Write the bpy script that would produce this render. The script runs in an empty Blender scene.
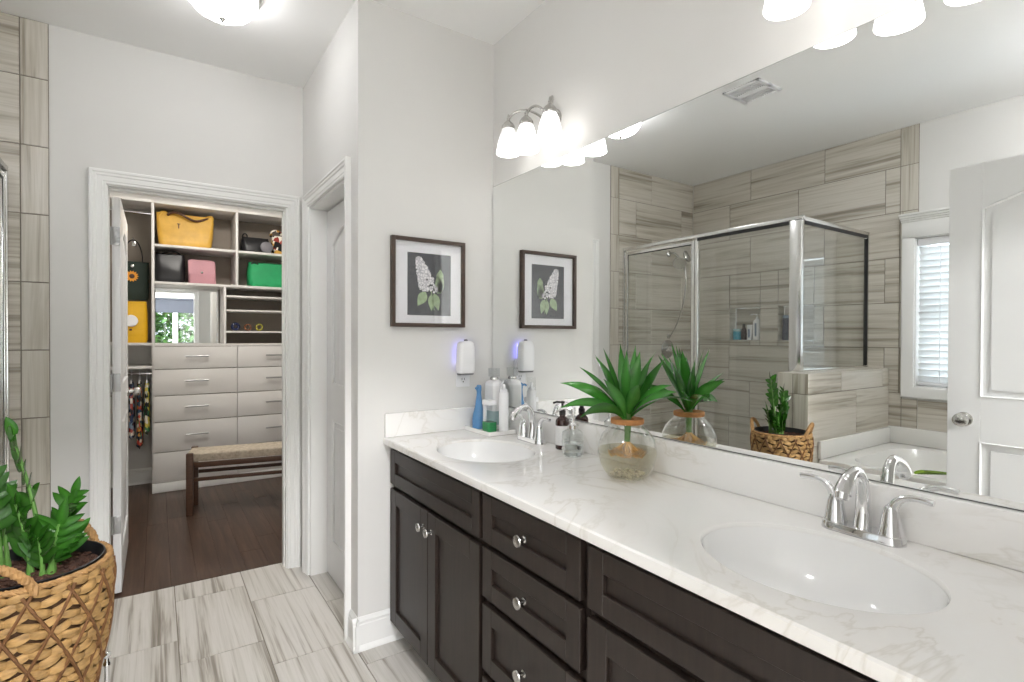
import bpy, bmesh, math, random
from mathutils import Vector, Matrix
import numpy as np

scene = bpy.context.scene
COL = scene.collection
PI = math.pi

# ------------------------------------------------------------------ camera, world, exposure
YAW, PITCH, ROLL = math.radians(33.8915), math.radians(-0.5252), math.radians(0.1934)
cam_data = bpy.data.cameras.new('camera')
cam_data.sensor_width = 36.0
cam_data.lens = 529.4589 * 36.0 / 1024.0
cam_data.clip_start = 0.02
cam = bpy.data.objects.new('camera', cam_data)
COL.objects.link(cam)
r0 = Vector((math.cos(YAW), -math.sin(YAW), 0)); d0 = Vector((math.sin(YAW), math.cos(YAW), 0)); u0 = Vector((0, 0, 1))
fw = d0 * math.cos(PITCH) + u0 * math.sin(PITCH)
up = -d0 * math.sin(PITCH) + u0 * math.cos(PITCH)
rt = math.cos(ROLL) * r0 + math.sin(ROLL) * up
up = -math.sin(ROLL) * r0 + math.cos(ROLL) * up
m = Matrix((rt, up, -fw)).transposed().to_4x4()
m.translation = (0, 0, 1.31)
cam.matrix_world = m
scene.camera = cam

world = bpy.data.worlds.new('world')
scene.world = world
world.use_nodes = True
wn = world.node_tree
bg = wn.nodes['Background']
bg.inputs['Color'].default_value = (0.80, 0.90, 1.0, 1)
bg.inputs['Strength'].default_value = 2.4
SHADE_L, DOME_L, TUB_FILL_L, CLOSET_FILL_L, BED_FILL_L = 1.25, 4.9, 19.0, 26.0, 68.0       # radiance of the lit lamp glasses; tub, closet and bedroom are added fill
scene.view_settings.view_transform = 'Standard'
scene.view_settings.look = 'None'
scene.view_settings.gamma = 1.0
scene.view_settings.use_curve_mapping = False
scene.view_settings.exposure = 1.78
cy = scene.cycles
cy.use_denoising = True
cy.max_bounces = 14; cy.diffuse_bounces = 7; cy.glossy_bounces = 8
cy.transmission_bounces = 12; cy.transparent_max_bounces = 24
cy.sample_clamp_indirect = 6.0
cy.caustics_refractive = True

# ------------------------------------------------------------------ materials
def lin(h):
    if not isinstance(h, str): return tuple(h)
    v = [int(h[i:i + 2], 16) / 255 for i in (0, 2, 4)]
    return tuple(c / 12.92 if c <= .04045 else ((c + .055) / 1.055) ** 2.4 for c in v)

class Nodes:
    def __init__(s, name):
        s.m = bpy.data.materials.new(name); s.m.use_nodes = True
        s.t = s.m.node_tree; s.n = s.t.nodes; s.l = s.t.links
        s.b = s.n['Principled BSDF']; s.out = s.n['Material Output']
    def node(s, kind, **kw):
        x = s.n.new(kind)
        for k, v in kw.items():
            if k in x.inputs: x.inputs[k].default_value = v
            else: setattr(x, k, v)
        return x
    def link(s, a, b): s.l.new(a, b)
    def ramp(s, fac, stops):
        r = s.n.new('ShaderNodeValToRGB')
        e = r.color_ramp.elements
        while len(e) < len(stops): e.new(.5)
        for q, (p, c) in zip(e, stops):
            q.position = p; q.color = (*lin(c), 1)
        s.link(fac, r.inputs['Fac']); return r.outputs['Color']
    def coords(s, which='Object', scale=(1, 1, 1)):
        tc = s.n.new('ShaderNodeTexCoord'); mp = s.n.new('ShaderNodeMapping')
        mp.inputs['Scale'].default_value = scale
        s.link(tc.outputs[which], mp.inputs['Vector']); return mp.outputs['Vector']
    def noise(s, vec, scale=5, detail=4, rough=.55, dist=0):
        t = s.node('ShaderNodeTexNoise', Scale=scale, Detail=detail, Roughness=rough, Distortion=dist)
        s.link(vec, t.inputs['Vector']); return t.outputs['Fac']
    def bump(s, fac, strength=.3, dist=.01):
        b = s.node('ShaderNodeBump', Strength=strength, Distance=dist)
        s.link(fac, b.inputs['Height']); s.link(b.outputs['Normal'], s.b.inputs['Normal'])

def M(name, col, rough=.5, metal=0, var=.05, vscale=8, bump=0, bscale=60, spec=.5, coat=0, sub=0, stretch=(1, 1, 1), sheen=0):
    s = Nodes(name); c = lin(col)
    s.b.inputs['Roughness'].default_value = rough
    s.b.inputs['Metallic'].default_value = metal
    s.b.inputs['Specular IOR Level'].default_value = spec
    s.b.inputs['Coat Weight'].default_value = coat
    if sheen: s.b.inputs['Sheen Weight'].default_value = sheen
    v = s.coords('Object', stretch)
    n = s.noise(v, vscale, 3)
    s.link(s.ramp(n, [(.25, tuple(x * (1 - var) for x in c)), (.75, tuple(min(1, x * (1 + var)) for x in c))]), s.b.inputs['Base Color'])
    if bump: s.bump(s.noise(v, bscale, 3), bump, .003)
    return s.m

def thin_glass(name, tint=(1, 1, 1), refl=1.0, ior=1.45, power=4):
    s = Nodes(name); s.n.remove(s.b)
    tr = s.node('ShaderNodeBsdfTransparent'); tr.inputs['Color'].default_value = (*tint, 1)
    gl = s.node('ShaderNodeBsdfGlossy', Roughness=.0)
    gl.inputs['Color'].default_value = (1, 1, 1, 1)
    fr = s.node('ShaderNodeLayerWeight', Blend=.5)
    pw = s.node('ShaderNodeMath', operation='POWER'); pw.inputs[1].default_value = power; s.link(fr.outputs['Facing'], pw.inputs[0])
    mu = s.node('ShaderNodeMath', operation='MULTIPLY_ADD'); mu.inputs[1].default_value = .55 * refl; mu.inputs[2].default_value = ((ior - 1) / (ior + 1)) ** 2 * 1.6
    mx = s.node('ShaderNodeMixShader')
    s.link(pw.outputs[0], mu.inputs[0]); s.link(mu.outputs[0], mx.inputs['Fac'])
    s.link(tr.outputs[0], mx.inputs[1]); s.link(gl.outputs[0], mx.inputs[2]); s.link(mx.outputs[0], s.out.inputs['Surface'])
    return s.m

def liquid(name, tint, ior=1.33, rough=0):
    s = Nodes(name)
    s.b.inputs['Base Color'].default_value = (*lin(tint), 1)
    s.b.inputs['Transmission Weight'].default_value = 1
    s.b.inputs['IOR'].default_value = ior; s.b.inputs['Roughness'].default_value = rough
    return s.m

def glow(name, col, strength):
    s = Nodes(name)
    s.b.inputs['Base Color'].default_value = (.9, .9, .88, 1)
    s.b.inputs['Roughness'].default_value = .35
    s.b.inputs['Emission Color'].default_value = (*lin(col), 1)
    s.b.inputs['Emission Strength'].default_value = strength
    return s.m

def tile_mat(name, stops, grout_rough=.4, freq=9, along=.9, bumpy=0, gloss=.32):
    """veins run along UV u; every tile has its own UV offset"""
    s = Nodes(name)
    uv = s.coords('UV', (along, freq, 1))
    n1 = s.noise(uv, 1.0, 5, .62, .7)
    uv2 = s.coords('UV', (along * 1.8, freq * 3.2, 1))
    n2 = s.noise(uv2, 1.0, 4, .6, .3)
    mx = s.node('ShaderNodeMix', data_type='FLOAT'); mx.inputs[0].default_value = .33
    s.link(n1, mx.inputs[2]); s.link(n2, mx.inputs[3])
    s.link(s.ramp(mx.outputs[0], stops), s.b.inputs['Base Color'])
    s.b.inputs['Roughness'].default_value = gloss
    if bumpy: s.bump(mx.outputs[0], bumpy, .002)
    return s.m

MAT = {}
MAT['paint'] = M('wall_paint', 'DEDDDA', .75, var=.012, vscale=3, bump=.04, bscale=220)
MAT['ceil'] = M('ceiling_paint', 'F3F3F2', .85, var=.01, vscale=2, bump=.05, bscale=260)
MAT['trim'] = M('white_trim_paint', 'EDEDEB', .32, var=.01, vscale=4)
MAT['door'] = M('white_door_paint', 'E8E8E8', .35, var=.012, vscale=4)
VEIN = [(.29, '786F60'), (.39, '9A9284'), (.46, 'BDB7AA'), (.55, 'D0CBC1'), (.64, 'C0BAAD'), (.73, '9C9484')]
MAT['walltile'] = tile_mat('veined_wall_tile', VEIN, freq=13, along=.55)
MAT['walltile_v'] = MAT['walltile']
MAT['floortile'] = tile_mat('veined_floor_tile', [(.34, '787167'), (.41, '9C958B'), (.46, 'C2BEB6'), (.53, 'D0CCC6'), (.58, 'C9C5BE'), (.64, 'A39C92'), (.72, '8B8479')], freq=15, along=.5)
MAT['grout'] = M('grout', '8A8378', .9)
MAT['wood'] = tile_mat('dark_wood_floor', [(.3, '2D2019'), (.5, '48352A'), (.7, '604A3C')], freq=26, along=1.6, gloss=.34)
MAT['grout_dark'] = M('floor_gap', '17110E', .9)
def cab():
    s = Nodes('espresso_wood'); v = s.coords('Object', (9, 30, 2.2))
    n = s.noise(v, 2.5, 5, .6, .3)
    s.link(s.ramp(n, [(.3, '251D19'), (.7, '312722')]), s.b.inputs['Base Color'])
    s.b.inputs['Roughness'].default_value = .42; s.bump(n, .05, .001); return s.m
MAT['cab'] = cab()
MAT['kick'] = M('dark_toe_kick', '1A1412', .6)
def marble():
    s = Nodes('cultured_marble'); v = s.coords('Object', (1, 1, 1))
    w = s.node('ShaderNodeTexNoise', Scale=2.2, Detail=5, Roughness=.6, Distortion=1.6); s.link(v, w.inputs['Vector'])
    sub = s.node('ShaderNodeMath', operation='SUBTRACT'); sub.inputs[1].default_value = .5; s.link(w.outputs['Fac'], sub.inputs[0])
    ab = s.node('ShaderNodeMath', operation='ABSOLUTE'); s.link(sub.outputs[0], ab.inputs[0])
    veins = s.ramp(ab.outputs[0], [(0, 'E2DFD9'), (.008, 'E8E5E0'), (.026, 'F0EEEB'), (.2, 'F1F0EE')])
    n = s.noise(v, 1.3, 3)
    mask = s.ramp(n, [(.48, '000000'), (.6, 'FFFFFF')])
    mx = s.node('ShaderNodeMix', data_type='RGBA'); mx.inputs[7].default_value = (*lin('F0EFED'), 1)
    s.link(mask, mx.inputs[0]); s.link(veins, mx.inputs[6]); s.link(mx.outputs[2], s.b.inputs['Base Color'])
    s.b.inputs['Roughness'].default_value = .2; s.b.inputs['Coat Weight'].default_value = .12
    return s.m
MAT['marble'] = marble()
MAT['porcelain'] = M('white_porcelain', 'F0F0EF', .1, var=.006, coat=.4)
MAT['tub'] = M('white_acrylic', 'E9E8E4', .18, var=.006)
MAT['chrome'] = M('chrome', (.80, .80, .81), .05, 1, var=.01)
MAT['nickel'] = M('brushed_nickel', (.55, .54, .52), .24, 1, var=.04, vscale=30)
MAT['satin'] = M('satin_aluminium', (.80, .80, .79), .2, 1, var=.02, vscale=20)
MAT['hinge'] = M('hinge_steel', (.42, .42, .42), .35, 1, var=.04)
MAT['mirror'] = M('mirror_silver', (.90, .915, .905), .0, 1, var=.0)
MAT['mirror_edge'] = M('mirror_edge', '4A4D4B', .3)
MAT['glass'] = thin_glass('clear_glass', (.975, .985, .98), .8)
MAT['vase_glass'] = thin_glass('vase_glass', (.93, .94, .93), 1.3, 1.5, 2.4)
MAT['picture_glass'] = thin_glass('picture_glass', (.98, .98, .98), .7)
MAT['water'] = thin_glass('vase_water', (.84, .81, .70), .8, 1.33, 2.4)
def lamp_glass():
    s = Nodes('lit_frosted_glass')          # the bulb sits low in the bell: the neck of the glass glows less
    sx = s.node('ShaderNodeSeparateXYZ'); s.link(s.coords('Object'), sx.inputs[0])
    mr_ = s.node('ShaderNodeMapRange'); s.link(sx.outputs['Z'], mr_.inputs[0])
    for k, v in ((1, -.022), (2, -.100), (3, SHADE_L * .10), (4, SHADE_L)): mr_.inputs[k].default_value = v
    s.link(mr_.outputs[0], s.b.inputs['Emission Strength'])
    s.b.inputs['Emission Color'].default_value = (*lin('FDFAF8'), 1); s.b.inputs['Base Color'].default_value = (.9, .9, .9, 1)
    s.b.inputs['Roughness'].default_value = .35; return s.m
MAT['shade'] = lamp_glass()
MAT['dome'] = glow('lit_ceiling_glass', 'FBFAFC', DOME_L)
MAT['tub_fill_dome'] = glow('tub_fill_glass', 'FBFAFC', TUB_FILL_L)
MAT['closet_fill_dome'] = glow('closet_fill_glass', 'FFFAF2', CLOSET_FILL_L)
MAT['bed_fill_dome'] = glow('bedroom_fill_glass', 'FBFAFC', BED_FILL_L)
MAT['blue_led'] = glow('blue_led', '8482FF', .75)
MAT['plastic'] = M('white_plastic', 'F0F0F2', .3, var=.006)
MAT['blind'] = (lambda s: (s.b.inputs['Base Color'].__setattr__('default_value', (.86, .86, .85, 1)), s.b.inputs['Roughness'].__setattr__('default_value', .4), (lambda tl, ms: (tl.inputs['Color'].__setattr__('default_value', (.86, .87, .88, 1)), ms.inputs[0].__setattr__('default_value', .3), s.link(s.b.outputs[0], ms.inputs[1]), s.link(tl.outputs[0], ms.inputs[2]), s.link(ms.outputs[0], s.out.inputs['Surface'])))(s.node('ShaderNodeBsdfTranslucent'), s.node('ShaderNodeMixShader')), s.m)[-1])(Nodes('white_blind_slat'))
MAT['grey_plastic'] = M('grey_plastic', '77777A', .4)
MAT['dark_slot'] = M('dark_slot', '222222', .6)
MAT['frame_wood'] = M('walnut_frame', '4A3A30', .45, var=.25, vscale=14, stretch=(1, 1, 6))
MAT['mat_board'] = M('white_mat_board', 'F4F4F8', .8, var=.01)
MAT['print'] = M('charcoal_print_ground', '515359', .85, var=.18, vscale=55)
def petals():
    s = Nodes('printed_white_petals'); w = s.node('ShaderNodeTexVoronoi', Scale=75.0); w.feature = 'DISTANCE_TO_EDGE'; s.link(s.coords('Object'), w.inputs['Vector'])
    s.link(s.ramp(w.outputs['Distance'], [(0, 'ABAAB2'), (.06, 'D6D5DA'), (.16, 'F4F2F4'), (1, 'F8F6F7')]), s.b.inputs['Base Color']); s.b.inputs['Roughness'].default_value = .8; return s.m
MAT['bloom'] = petals()
MAT['leafprint'] = M('printed_green_leaf', 'A9BE98', .8, var=.25, vscale=60)
MAT['cork'] = M('cork', 'B07A48', .8, var=.2, vscale=60, bump=.3, bscale=120)
MAT['roots'] = M('orange_roots', 'D8A552', .6, var=.2, vscale=40)
MAT['pebble'] = M('pale_pebbles', 'ECE6D6', .5, var=.12, vscale=20)
def leafmat(name, a, b, rough=.3):
    s = Nodes(name); v = s.coords('UV', (1, 1, 1))
    sx = s.node('ShaderNodeSeparateXYZ'); s.link(v, sx.inputs[0])
    mid = s.ramp(sx.outputs['Y'], [(0, b), (.44, a), (.5, tuple(min(1, c * 1.6) for c in lin(b))), (.56, a), (1, b)])
    n = s.noise(s.coords('Object'), 26, 3)
    mx = s.node('ShaderNodeMix', data_type='RGBA'); mx.blend_type = 'MULTIPLY'; mx.inputs[0].default_value = .5
    s.link(mid, mx.inputs[6]); s.link(s.ramp(n, [(.3, (.55, .6, .5)), (.7, (1, 1, 1))]), mx.inputs[7])
    s.link(mx.outputs[2], s.b.inputs['Base Color'])
    s.b.inputs['Roughness'].default_value = rough; s.b.inputs['Coat Weight'].default_value = .35; s.b.inputs['Coat Roughness'].default_value = .12
    oi = s.node('ShaderNodeObjectInfo'); hs = s.node('ShaderNodeHueSaturation'); rm = s.node('ShaderNodeMapRange'); s.link(oi.outputs['Random'], rm.inputs[0])
    rm.inputs[3].default_value = .75; rm.inputs[4].default_value = 1.55; s.link(rm.outputs[0], hs.inputs['Value']); s.link(mx.outputs[2], hs.inputs['Color']); s.link(hs.outputs[0], s.b.inputs['Base Color'])
    # thin leaf: some light comes through
    tl = s.node('ShaderNodeBsdfTranslucent'); s.link(hs.outputs[0], tl.inputs['Color'])
    ms = s.node('ShaderNodeMixShader'); ms.inputs[0].default_value = .22
    s.link(s.b.outputs[0], ms.inputs[1]); s.link(tl.outputs[0], ms.inputs[2]); s.link(ms.outputs[0], s.out.inputs['Surface'])
    return s.m
MAT['dracaena'] = leafmat('glossy_strap_leaf', '458A34', '2F6E26', .22)
MAT['zz'] = leafmat('glossy_oval_leaf', '3B7024', '2A5A1B', .22)
MAT['sprig'] = leafmat('bright_sprig_leaf', '8CAA2E', '6E9424', .4)
MAT['stem'] = M('green_stem', '5E8A3E', .45, var=.15)
MAT['wicker'] = M('tan_wicker', 'A4814F', .6, var=.42, vscale=35, bump=.4, bscale=180, stretch=(1, 1, 3))
MAT['cord'] = M('brown_lattice_cord', '6E4A28', .65, var=.25, vscale=50, bump=.4, bscale=200)
MAT['rope'] = M('twisted_rope', 'A57F50', .7, var=.25, vscale=50, bump=.4, bscale=220)
MAT['wick_dark'] = M('basket_inner', '4A321C', .8)
MAT['pot'] = M('black_pot', '15171B', .4)
MAT['soil'] = M('brown_potting_soil', '4C3226', .95, var=.5, vscale=70, bump=1, bscale=90)
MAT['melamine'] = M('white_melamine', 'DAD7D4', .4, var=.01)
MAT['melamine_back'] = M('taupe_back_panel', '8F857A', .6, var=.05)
MAT['bench_wood'] = M('walnut_bench', '4E3424', .45, var=.3, vscale=14, stretch=(1, 1, 8))
def woven():
    s = Nodes('woven_seat_cord'); v = s.coords('Object', (60, 90, 60))
    c = s.node('ShaderNodeTexChecker', Scale=1.0); s.link(v, c.inputs['Vector'])
    n = s.noise(s.coords('Object'), 40, 3)
    s.link(s.ramp(n, [(.3, 'A89A86'), (.7, 'CFC3B1')]), s.b.inputs['Base Color'])
    s.b.inputs['Roughness'].default_value = .8; s.bump(c.outputs['Fac'], .5, .003); return s.m
MAT['woven'] = woven()
MAT['carpet'] = M('bedroom_carpet', 'B9B1A6', .95, bump=.5, bscale=300)
MAT['shade_dark'] = M('dark_roller_shade', '4A4E57', .8)
MAT['foliage'] = leafmat('outdoor_foliage', '6FA04A', '4C7A34', .5)
MAT['bark'] = M('bark', '4C3B2C', .9, var=.2)
def fabric(name, cols, scale=14):
    s = Nodes(name); v = s.coords('Object')
    w = s.node('ShaderNodeTexVoronoi', Scale=scale); s.link(v, w.inputs['Vector'])
    sx = s.node('ShaderNodeSeparateColor'); s.link(w.outputs['Color'], sx.inputs[0])
    k = len(cols); r = s.n.new('ShaderNodeValToRGB'); r.color_ramp.interpolation = 'CONSTANT'
    e = r.color_ramp.elements
    while len(e) < k: e.new(.5)
    for i, q in enumerate(e): q.position = i / k; q.color = (*lin(cols[i]), 1)
    s.link(sx.outputs[0], r.inputs['Fac']); s.link(r.outputs['Color'], s.b.inputs['Base Color'])
    s.b.inputs['Roughness'].default_value = .85; return s.m

# ------------------------------------------------------------------ mesh builder
class MB:
    def __init__(s): s.v = []; s.f = []; s.uv = {}
    def add(s, vs, fs, uvs=None):
        o = len(s.v); s.v += [tuple(v) for v in vs]
        for i, f in enumerate(fs):
            s.f.append([o + k for k in f])
            if uvs is not None: s.uv[len(s.f) - 1] = uvs[i]
        return s
    def box(s, x0, x1, y0, y1, z0, z1, bev=0, seg=2):
        x0, x1 = sorted((x0, x1)); y0, y1 = sorted((y0, y1)); z0, z1 = sorted((z0, z1))
        if bev <= 0:
            vs = [(x, y, z) for x in (x0, x1) for y in (y0, y1) for z in (z0, z1)]
            return s.add(vs, [(0, 1, 3, 2), (4, 6, 7, 5), (0, 4, 5, 1), (2, 3, 7, 6), (0, 2, 6, 4), (1, 5, 7, 3)])
        bm = bmesh.new(); bmesh.ops.create_cube(bm, size=1)
        for v in bm.verts:
            v.co = (x0 + (v.co.x + .5) * (x1 - x0), y0 + (v.co.y + .5) * (y1 - y0), z0 + (v.co.z + .5) * (z1 - z0))
        bev = min(bev, .49 * min(x1 - x0, y1 - y0, z1 - z0))
        bmesh.ops.bevel(bm, geom=bm.edges[:], offset=bev, segments=seg, profile=.5, affect='EDGES')
        bm.verts.index_update()
        s.add([v.co[:] for v in bm.verts], [[v.index for v in f.verts] for f in bm.faces]); bm.free(); return s
    def loft(s, rings, cap0=True, cap1=True, uv=False):
        n = len(rings[0]); vs = [p for r in rings for p in r]; fs = []; us = []
        for i in range(len(rings) - 1):
            for j in range(n):
                k = (j + 1) % n
                fs.append((i * n + j, i * n + k, (i + 1) * n + k, (i + 1) * n + j))
                us.append([(j / n, i), ((j + 1) / n, i), ((j + 1) / n, i + 1), (j / n, i + 1)])
        if cap0: fs.append(tuple(range(n))[::-1]); us.append([(0, 0)] * n)
        if cap1: fs.append(tuple((len(rings) - 1) * n + j for j in range(n))); us.append([(0, 0)] * n)
        return s.add(vs, fs, us if uv else None)
    def lathe(s, c, prof, n=32, axis=(0, 0, 1), cap0=True, cap1=True):
        a = Vector(axis).normalized(); c = Vector(c)
        t = Vector((1, 0, 0)) if abs(a.x) < .9 else Vector((0, 1, 0))
        e1 = a.cross(t).normalized(); e2 = a.cross(e1)
        rings = [[c + a * z + (e1 * math.cos(2 * PI * j / n) + e2 * math.sin(2 * PI * j / n)) * max(r, 1e-5) for j in range(n)] for r, z in prof]
        return s.loft(rings, cap0, cap1)
    def cyl(s, p0, p1, r, r1=None, n=16):
        p0, p1 = Vector(p0), Vector(p1); L = (p1 - p0).length
        return s.lathe(p0, [(r, 0), (r if r1 is None else r1, L)], n, p1 - p0)
    def sweep(s, prof, path):
        """mitred moulding: prof = closed list of (a, t); path(a, t) -> the corner points of the run"""
        cols = [path(a, t) for a, t in prof]; n = len(prof); k = len(cols[0])
        return s.loft([[cols[j][i] for j in range(n)] for i in range(k)])
    def tube(s, pts, r, n=10, closed=False, caps=True, flat=1.0):
        pts = [Vector(p) for p in pts]; k = len(pts); rad = r if isinstance(r, (list, tuple)) else [r] * k
        rings = []; prev = None
        for i, p in enumerate(pts):
            a = pts[(i + 1) % k] if (closed or i < k - 1) else p
            b = pts[i - 1] if (closed or i > 0) else p
            t = (a - b).normalized()
            if prev is None:
                h = Vector((0, 0, 1)) if abs(t.z) < .9 else Vector((1, 0, 0))
                e1 = t.cross(h).normalized()
            else:
                e1 = (prev - t * prev.dot(t)).normalized()
            prev = e1; e2 = t.cross(e1)
            rings.append([p + (e1 * math.cos(2 * PI * j / n) + e2 * math.sin(2 * PI * j / n) * flat) * rad[i] for j in range(n)])
        if closed: rings.append(rings[0]); return s.loft(rings, False, False)
        return s.loft(rings, caps, caps)
    def ball(s, c, r, n=16, m=10, sx=1, sy=1, sz=1):
        c = Vector(c); rings = []
        for i in range(m + 1):
            a = -PI / 2 + PI * i / m
            rr = max(math.cos(a), 1e-4)
            rings.append([c + Vector((math.cos(2 * PI * j / n) * rr * r * sx, math.sin(2 * PI * j / n) * rr * r * sy, math.sin(a) * r * sz)) for j in range(n)])
        return s.loft(rings, True, True)
    def prism(s, poly, d0, d1, fn):
        """poly in 2D, fn(a, b, d) -> xyz, extruded d0..d1"""
        n = len(poly)
        vs = [fn(a, b, d0) for a, b in poly] + [fn(a, b, d1) for a, b in poly]
        return s.add(vs, [tuple(range(n)), tuple(range(n, 2 * n))[::-1]] + [(i, i + n, (i + 1) % n + n, (i + 1) % n) for i in range(n)])
    def leaf(s, base, d, up, length, width, droop=.4, fold=.25, n=9, shape=0, twist=0):
        """a pointed leaf strip that bends towards the ground"""
        p = Vector(base); d = Vector(d).normalized(); nrm = Vector(up)
        side = d.cross(nrm).normalized(); L = length / (n - 1); vs = []; fs = []; us = []
        for i in range(n):
            t = i / (n - 1)
            w = width * .5 * (math.sin(PI * min(1, (.12 + .88 * t)) ** .75) ** .75 if shape == 0 else .12 * (1 - t) + math.sin(PI * t ** 1.05) ** 1.15 * .92) if t < 1 else width * .01
            nn = side.cross(d).normalized()
            if twist: side = (Matrix.Rotation(twist / n, 3, d) @ side).normalized()
            vs += [p + side * w + nn * fold * w, p, p - side * w + nn * fold * w]
            p = p + d * L
            d = (d + Vector((0, 0, -1)) * droop * L / max(length, 1e-6)).normalized()
            side = (side - d * side.dot(d)).normalized()
        for i in range(n - 1):
            o = i * 3; a, b = i / (n - 1), (i + 1) / (n - 1)
            fs += [(o, o + 1, o + 4, o + 3), (o + 1, o + 2, o + 5, o + 4)]
            us += [[(a, 0), (a, .5), (b, .5), (b, 0)], [(a, .5), (a, 1), (b, 1), (b, .5)]]
        return s.add(vs, fs, us)
    def build(s, name, mat, parent=None, at=None, smooth=True, angle=38, label=None, mods=None):
        me = bpy.data.meshes.new(name)
        rt_ = parent
        while rt_ is not None and rt_.parent is not None: rt_ = rt_.parent
        if rt_ is not None: org = Vector(ORG.get(rt_.name, (0, 0, 0)))
        elif at is not None: org = Vector(at)
        else:
            a = np.array(s.v); org = Vector(((a[:, 0].min() + a[:, 0].max()) / 2, (a[:, 1].min() + a[:, 1].max()) / 2, a[:, 2].min()))
        me.from_pydata([tuple(Vector(v) - org) for v in s.v], [], s.f)
        if s.uv:
            ul = me.uv_layers.new(name='UVMap')
            for p in me.polygons:
                u = s.uv.get(p.index)
                if u:
                    for li, q in zip(p.loop_indices, u): ul.data[li].uv = q
        bm = bmesh.new(); bm.from_mesh(me); bmesh.ops.recalc_face_normals(bm, faces=bm.faces[:]); bm.to_mesh(me); bm.free()
        if smooth:
            me.polygons.foreach_set('use_smooth', [True] * len(me.polygons))
            me.set_sharp_from_angle(angle=math.radians(angle))
        me.materials.append(MAT[mat] if isinstance(mat, str) else mat)
        o = bpy.data.objects.new(name, me); COL.objects.link(o)
        if parent is not None: o.parent = parent
        else: o.location = org; ORG[o.name] = org[:]
        if label: o['label'] = label
        return o

ORG = {}
def thing(name, label, cat, at=(0, 0, 0), group=None):
    o = bpy.data.objects.new(name, None); o.empty_display_size = .05
    COL.objects.link(o); o.location = at; ORG[o.name] = tuple(at)
    o['label'] = label; o['category'] = cat
    if group: o['group'] = group
    return o
def tag(o, label, cat, group=None):
    o['label'] = label; o['category'] = cat
    if group: o['group'] = group
    return o
def struct(o, label=None, cat=None):
    o['kind'] = 'structure'
    if label: o['label'] = label; o['category'] = cat
    return o
def copy_tree(o, parent=None):
    c = o.copy(); COL.objects.link(c)
    if parent is not None: c.parent = parent
    for ch in list(o.children): copy_tree(ch, c)
    return c
def rrect(cx, cy, hx, hy, r, z, n=5):
    r = min(r, hx * .999, hy * .999); out = []
    for k, (sx, sy) in enumerate(((1, 1), (-1, 1), (-1, -1), (1, -1))):
        for i in range(n + 1):
            a = PI / 2 * (k + i / n)
            out.append((cx + sx * (hx - r) + r * math.cos(a), cy + sy * (hy - r) + r * math.sin(a), z))
    return out
def arc(c, r, a0, a1, n, fn): return [fn(c[0] + r * math.cos(a0 + (a1 - a0) * i / n), c[1] + r * math.sin(a0 + (a1 - a0) * i / n)) for i in range(n + 1)]
def bez(p0, p1, p2, p3, n=12):
    p0, p1, p2, p3 = map(Vector, (p0, p1, p2, p3)); out = []
    for i in range(n + 1):
        t = i / n; out.append(p0 * (1 - t) ** 3 + p1 * 3 * t * (1 - t) ** 2 + p2 * 3 * t * t * (1 - t) + p3 * t ** 3)
    return out

# ------------------------------------------------------------------ measures of the room (metres)
XM = 1.347            # face of the vanity mirror
XR, XL, YB, YP, XW, YF, H = 1.352, -1.462, 3.168, 2.180, 0.694, 0.03, 2.712
XT, YT = -1.454, 3.160  # faces of the wall tiles
# ------------------------------------------------------------------ room shell
def wall_cells(mb, us, vs, holes, fn, d0, d1):
    """rectangle us x vs minus holes as a slab; fn(u, v, d) -> xyz"""
    U = sorted({us[0], us[1], *[h[0] for h in holes], *[h[1] for h in holes]}); V = sorted({vs[0], vs[1], *[h[2] for h in holes], *[h[3] for h in holes]})
    U = [u for u in U if us[0] <= u <= us[1]]; V = [v for v in V if vs[0] <= v <= vs[1]]
    solid = lambda i, j: 0 <= i < len(U) - 1 and 0 <= j < len(V) - 1 and not any(h[0] - 1e-6 <= U[i] and U[i + 1] <= h[1] + 1e-6 and h[2] - 1e-6 <= V[j] and V[j + 1] <= h[3] + 1e-6 for h in holes)
    for i in range(len(U) - 1):
        for j in range(len(V) - 1):
            if not solid(i, j): continue
            a, b, c, d = U[i], U[i + 1], V[j], V[j + 1]
            q = [fn(a, c, d0), fn(b, c, d0), fn(b, d, d0), fn(a, d, d0), fn(a, c, d1), fn(b, c, d1), fn(b, d, d1), fn(a, d, d1)]
            f = [(0, 1, 2, 3), (7, 6, 5, 4)]
            if not solid(i, j - 1): f.append((0, 4, 5, 1))
            if not solid(i, j + 1): f.append((2, 6, 7, 3))
            if not solid(i - 1, j): f.append((0, 3, 7, 4))
            if not solid(i + 1, j): f.append((1, 5, 6, 2))
            mb.add(q, f)
    return mb
fx = lambda u, v, d: (d, u, v)      # wall at x = d, u = y, v = z
fy = lambda u, v, d: (u, d, v)      # wall at y = d, u = x, v = z

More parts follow.
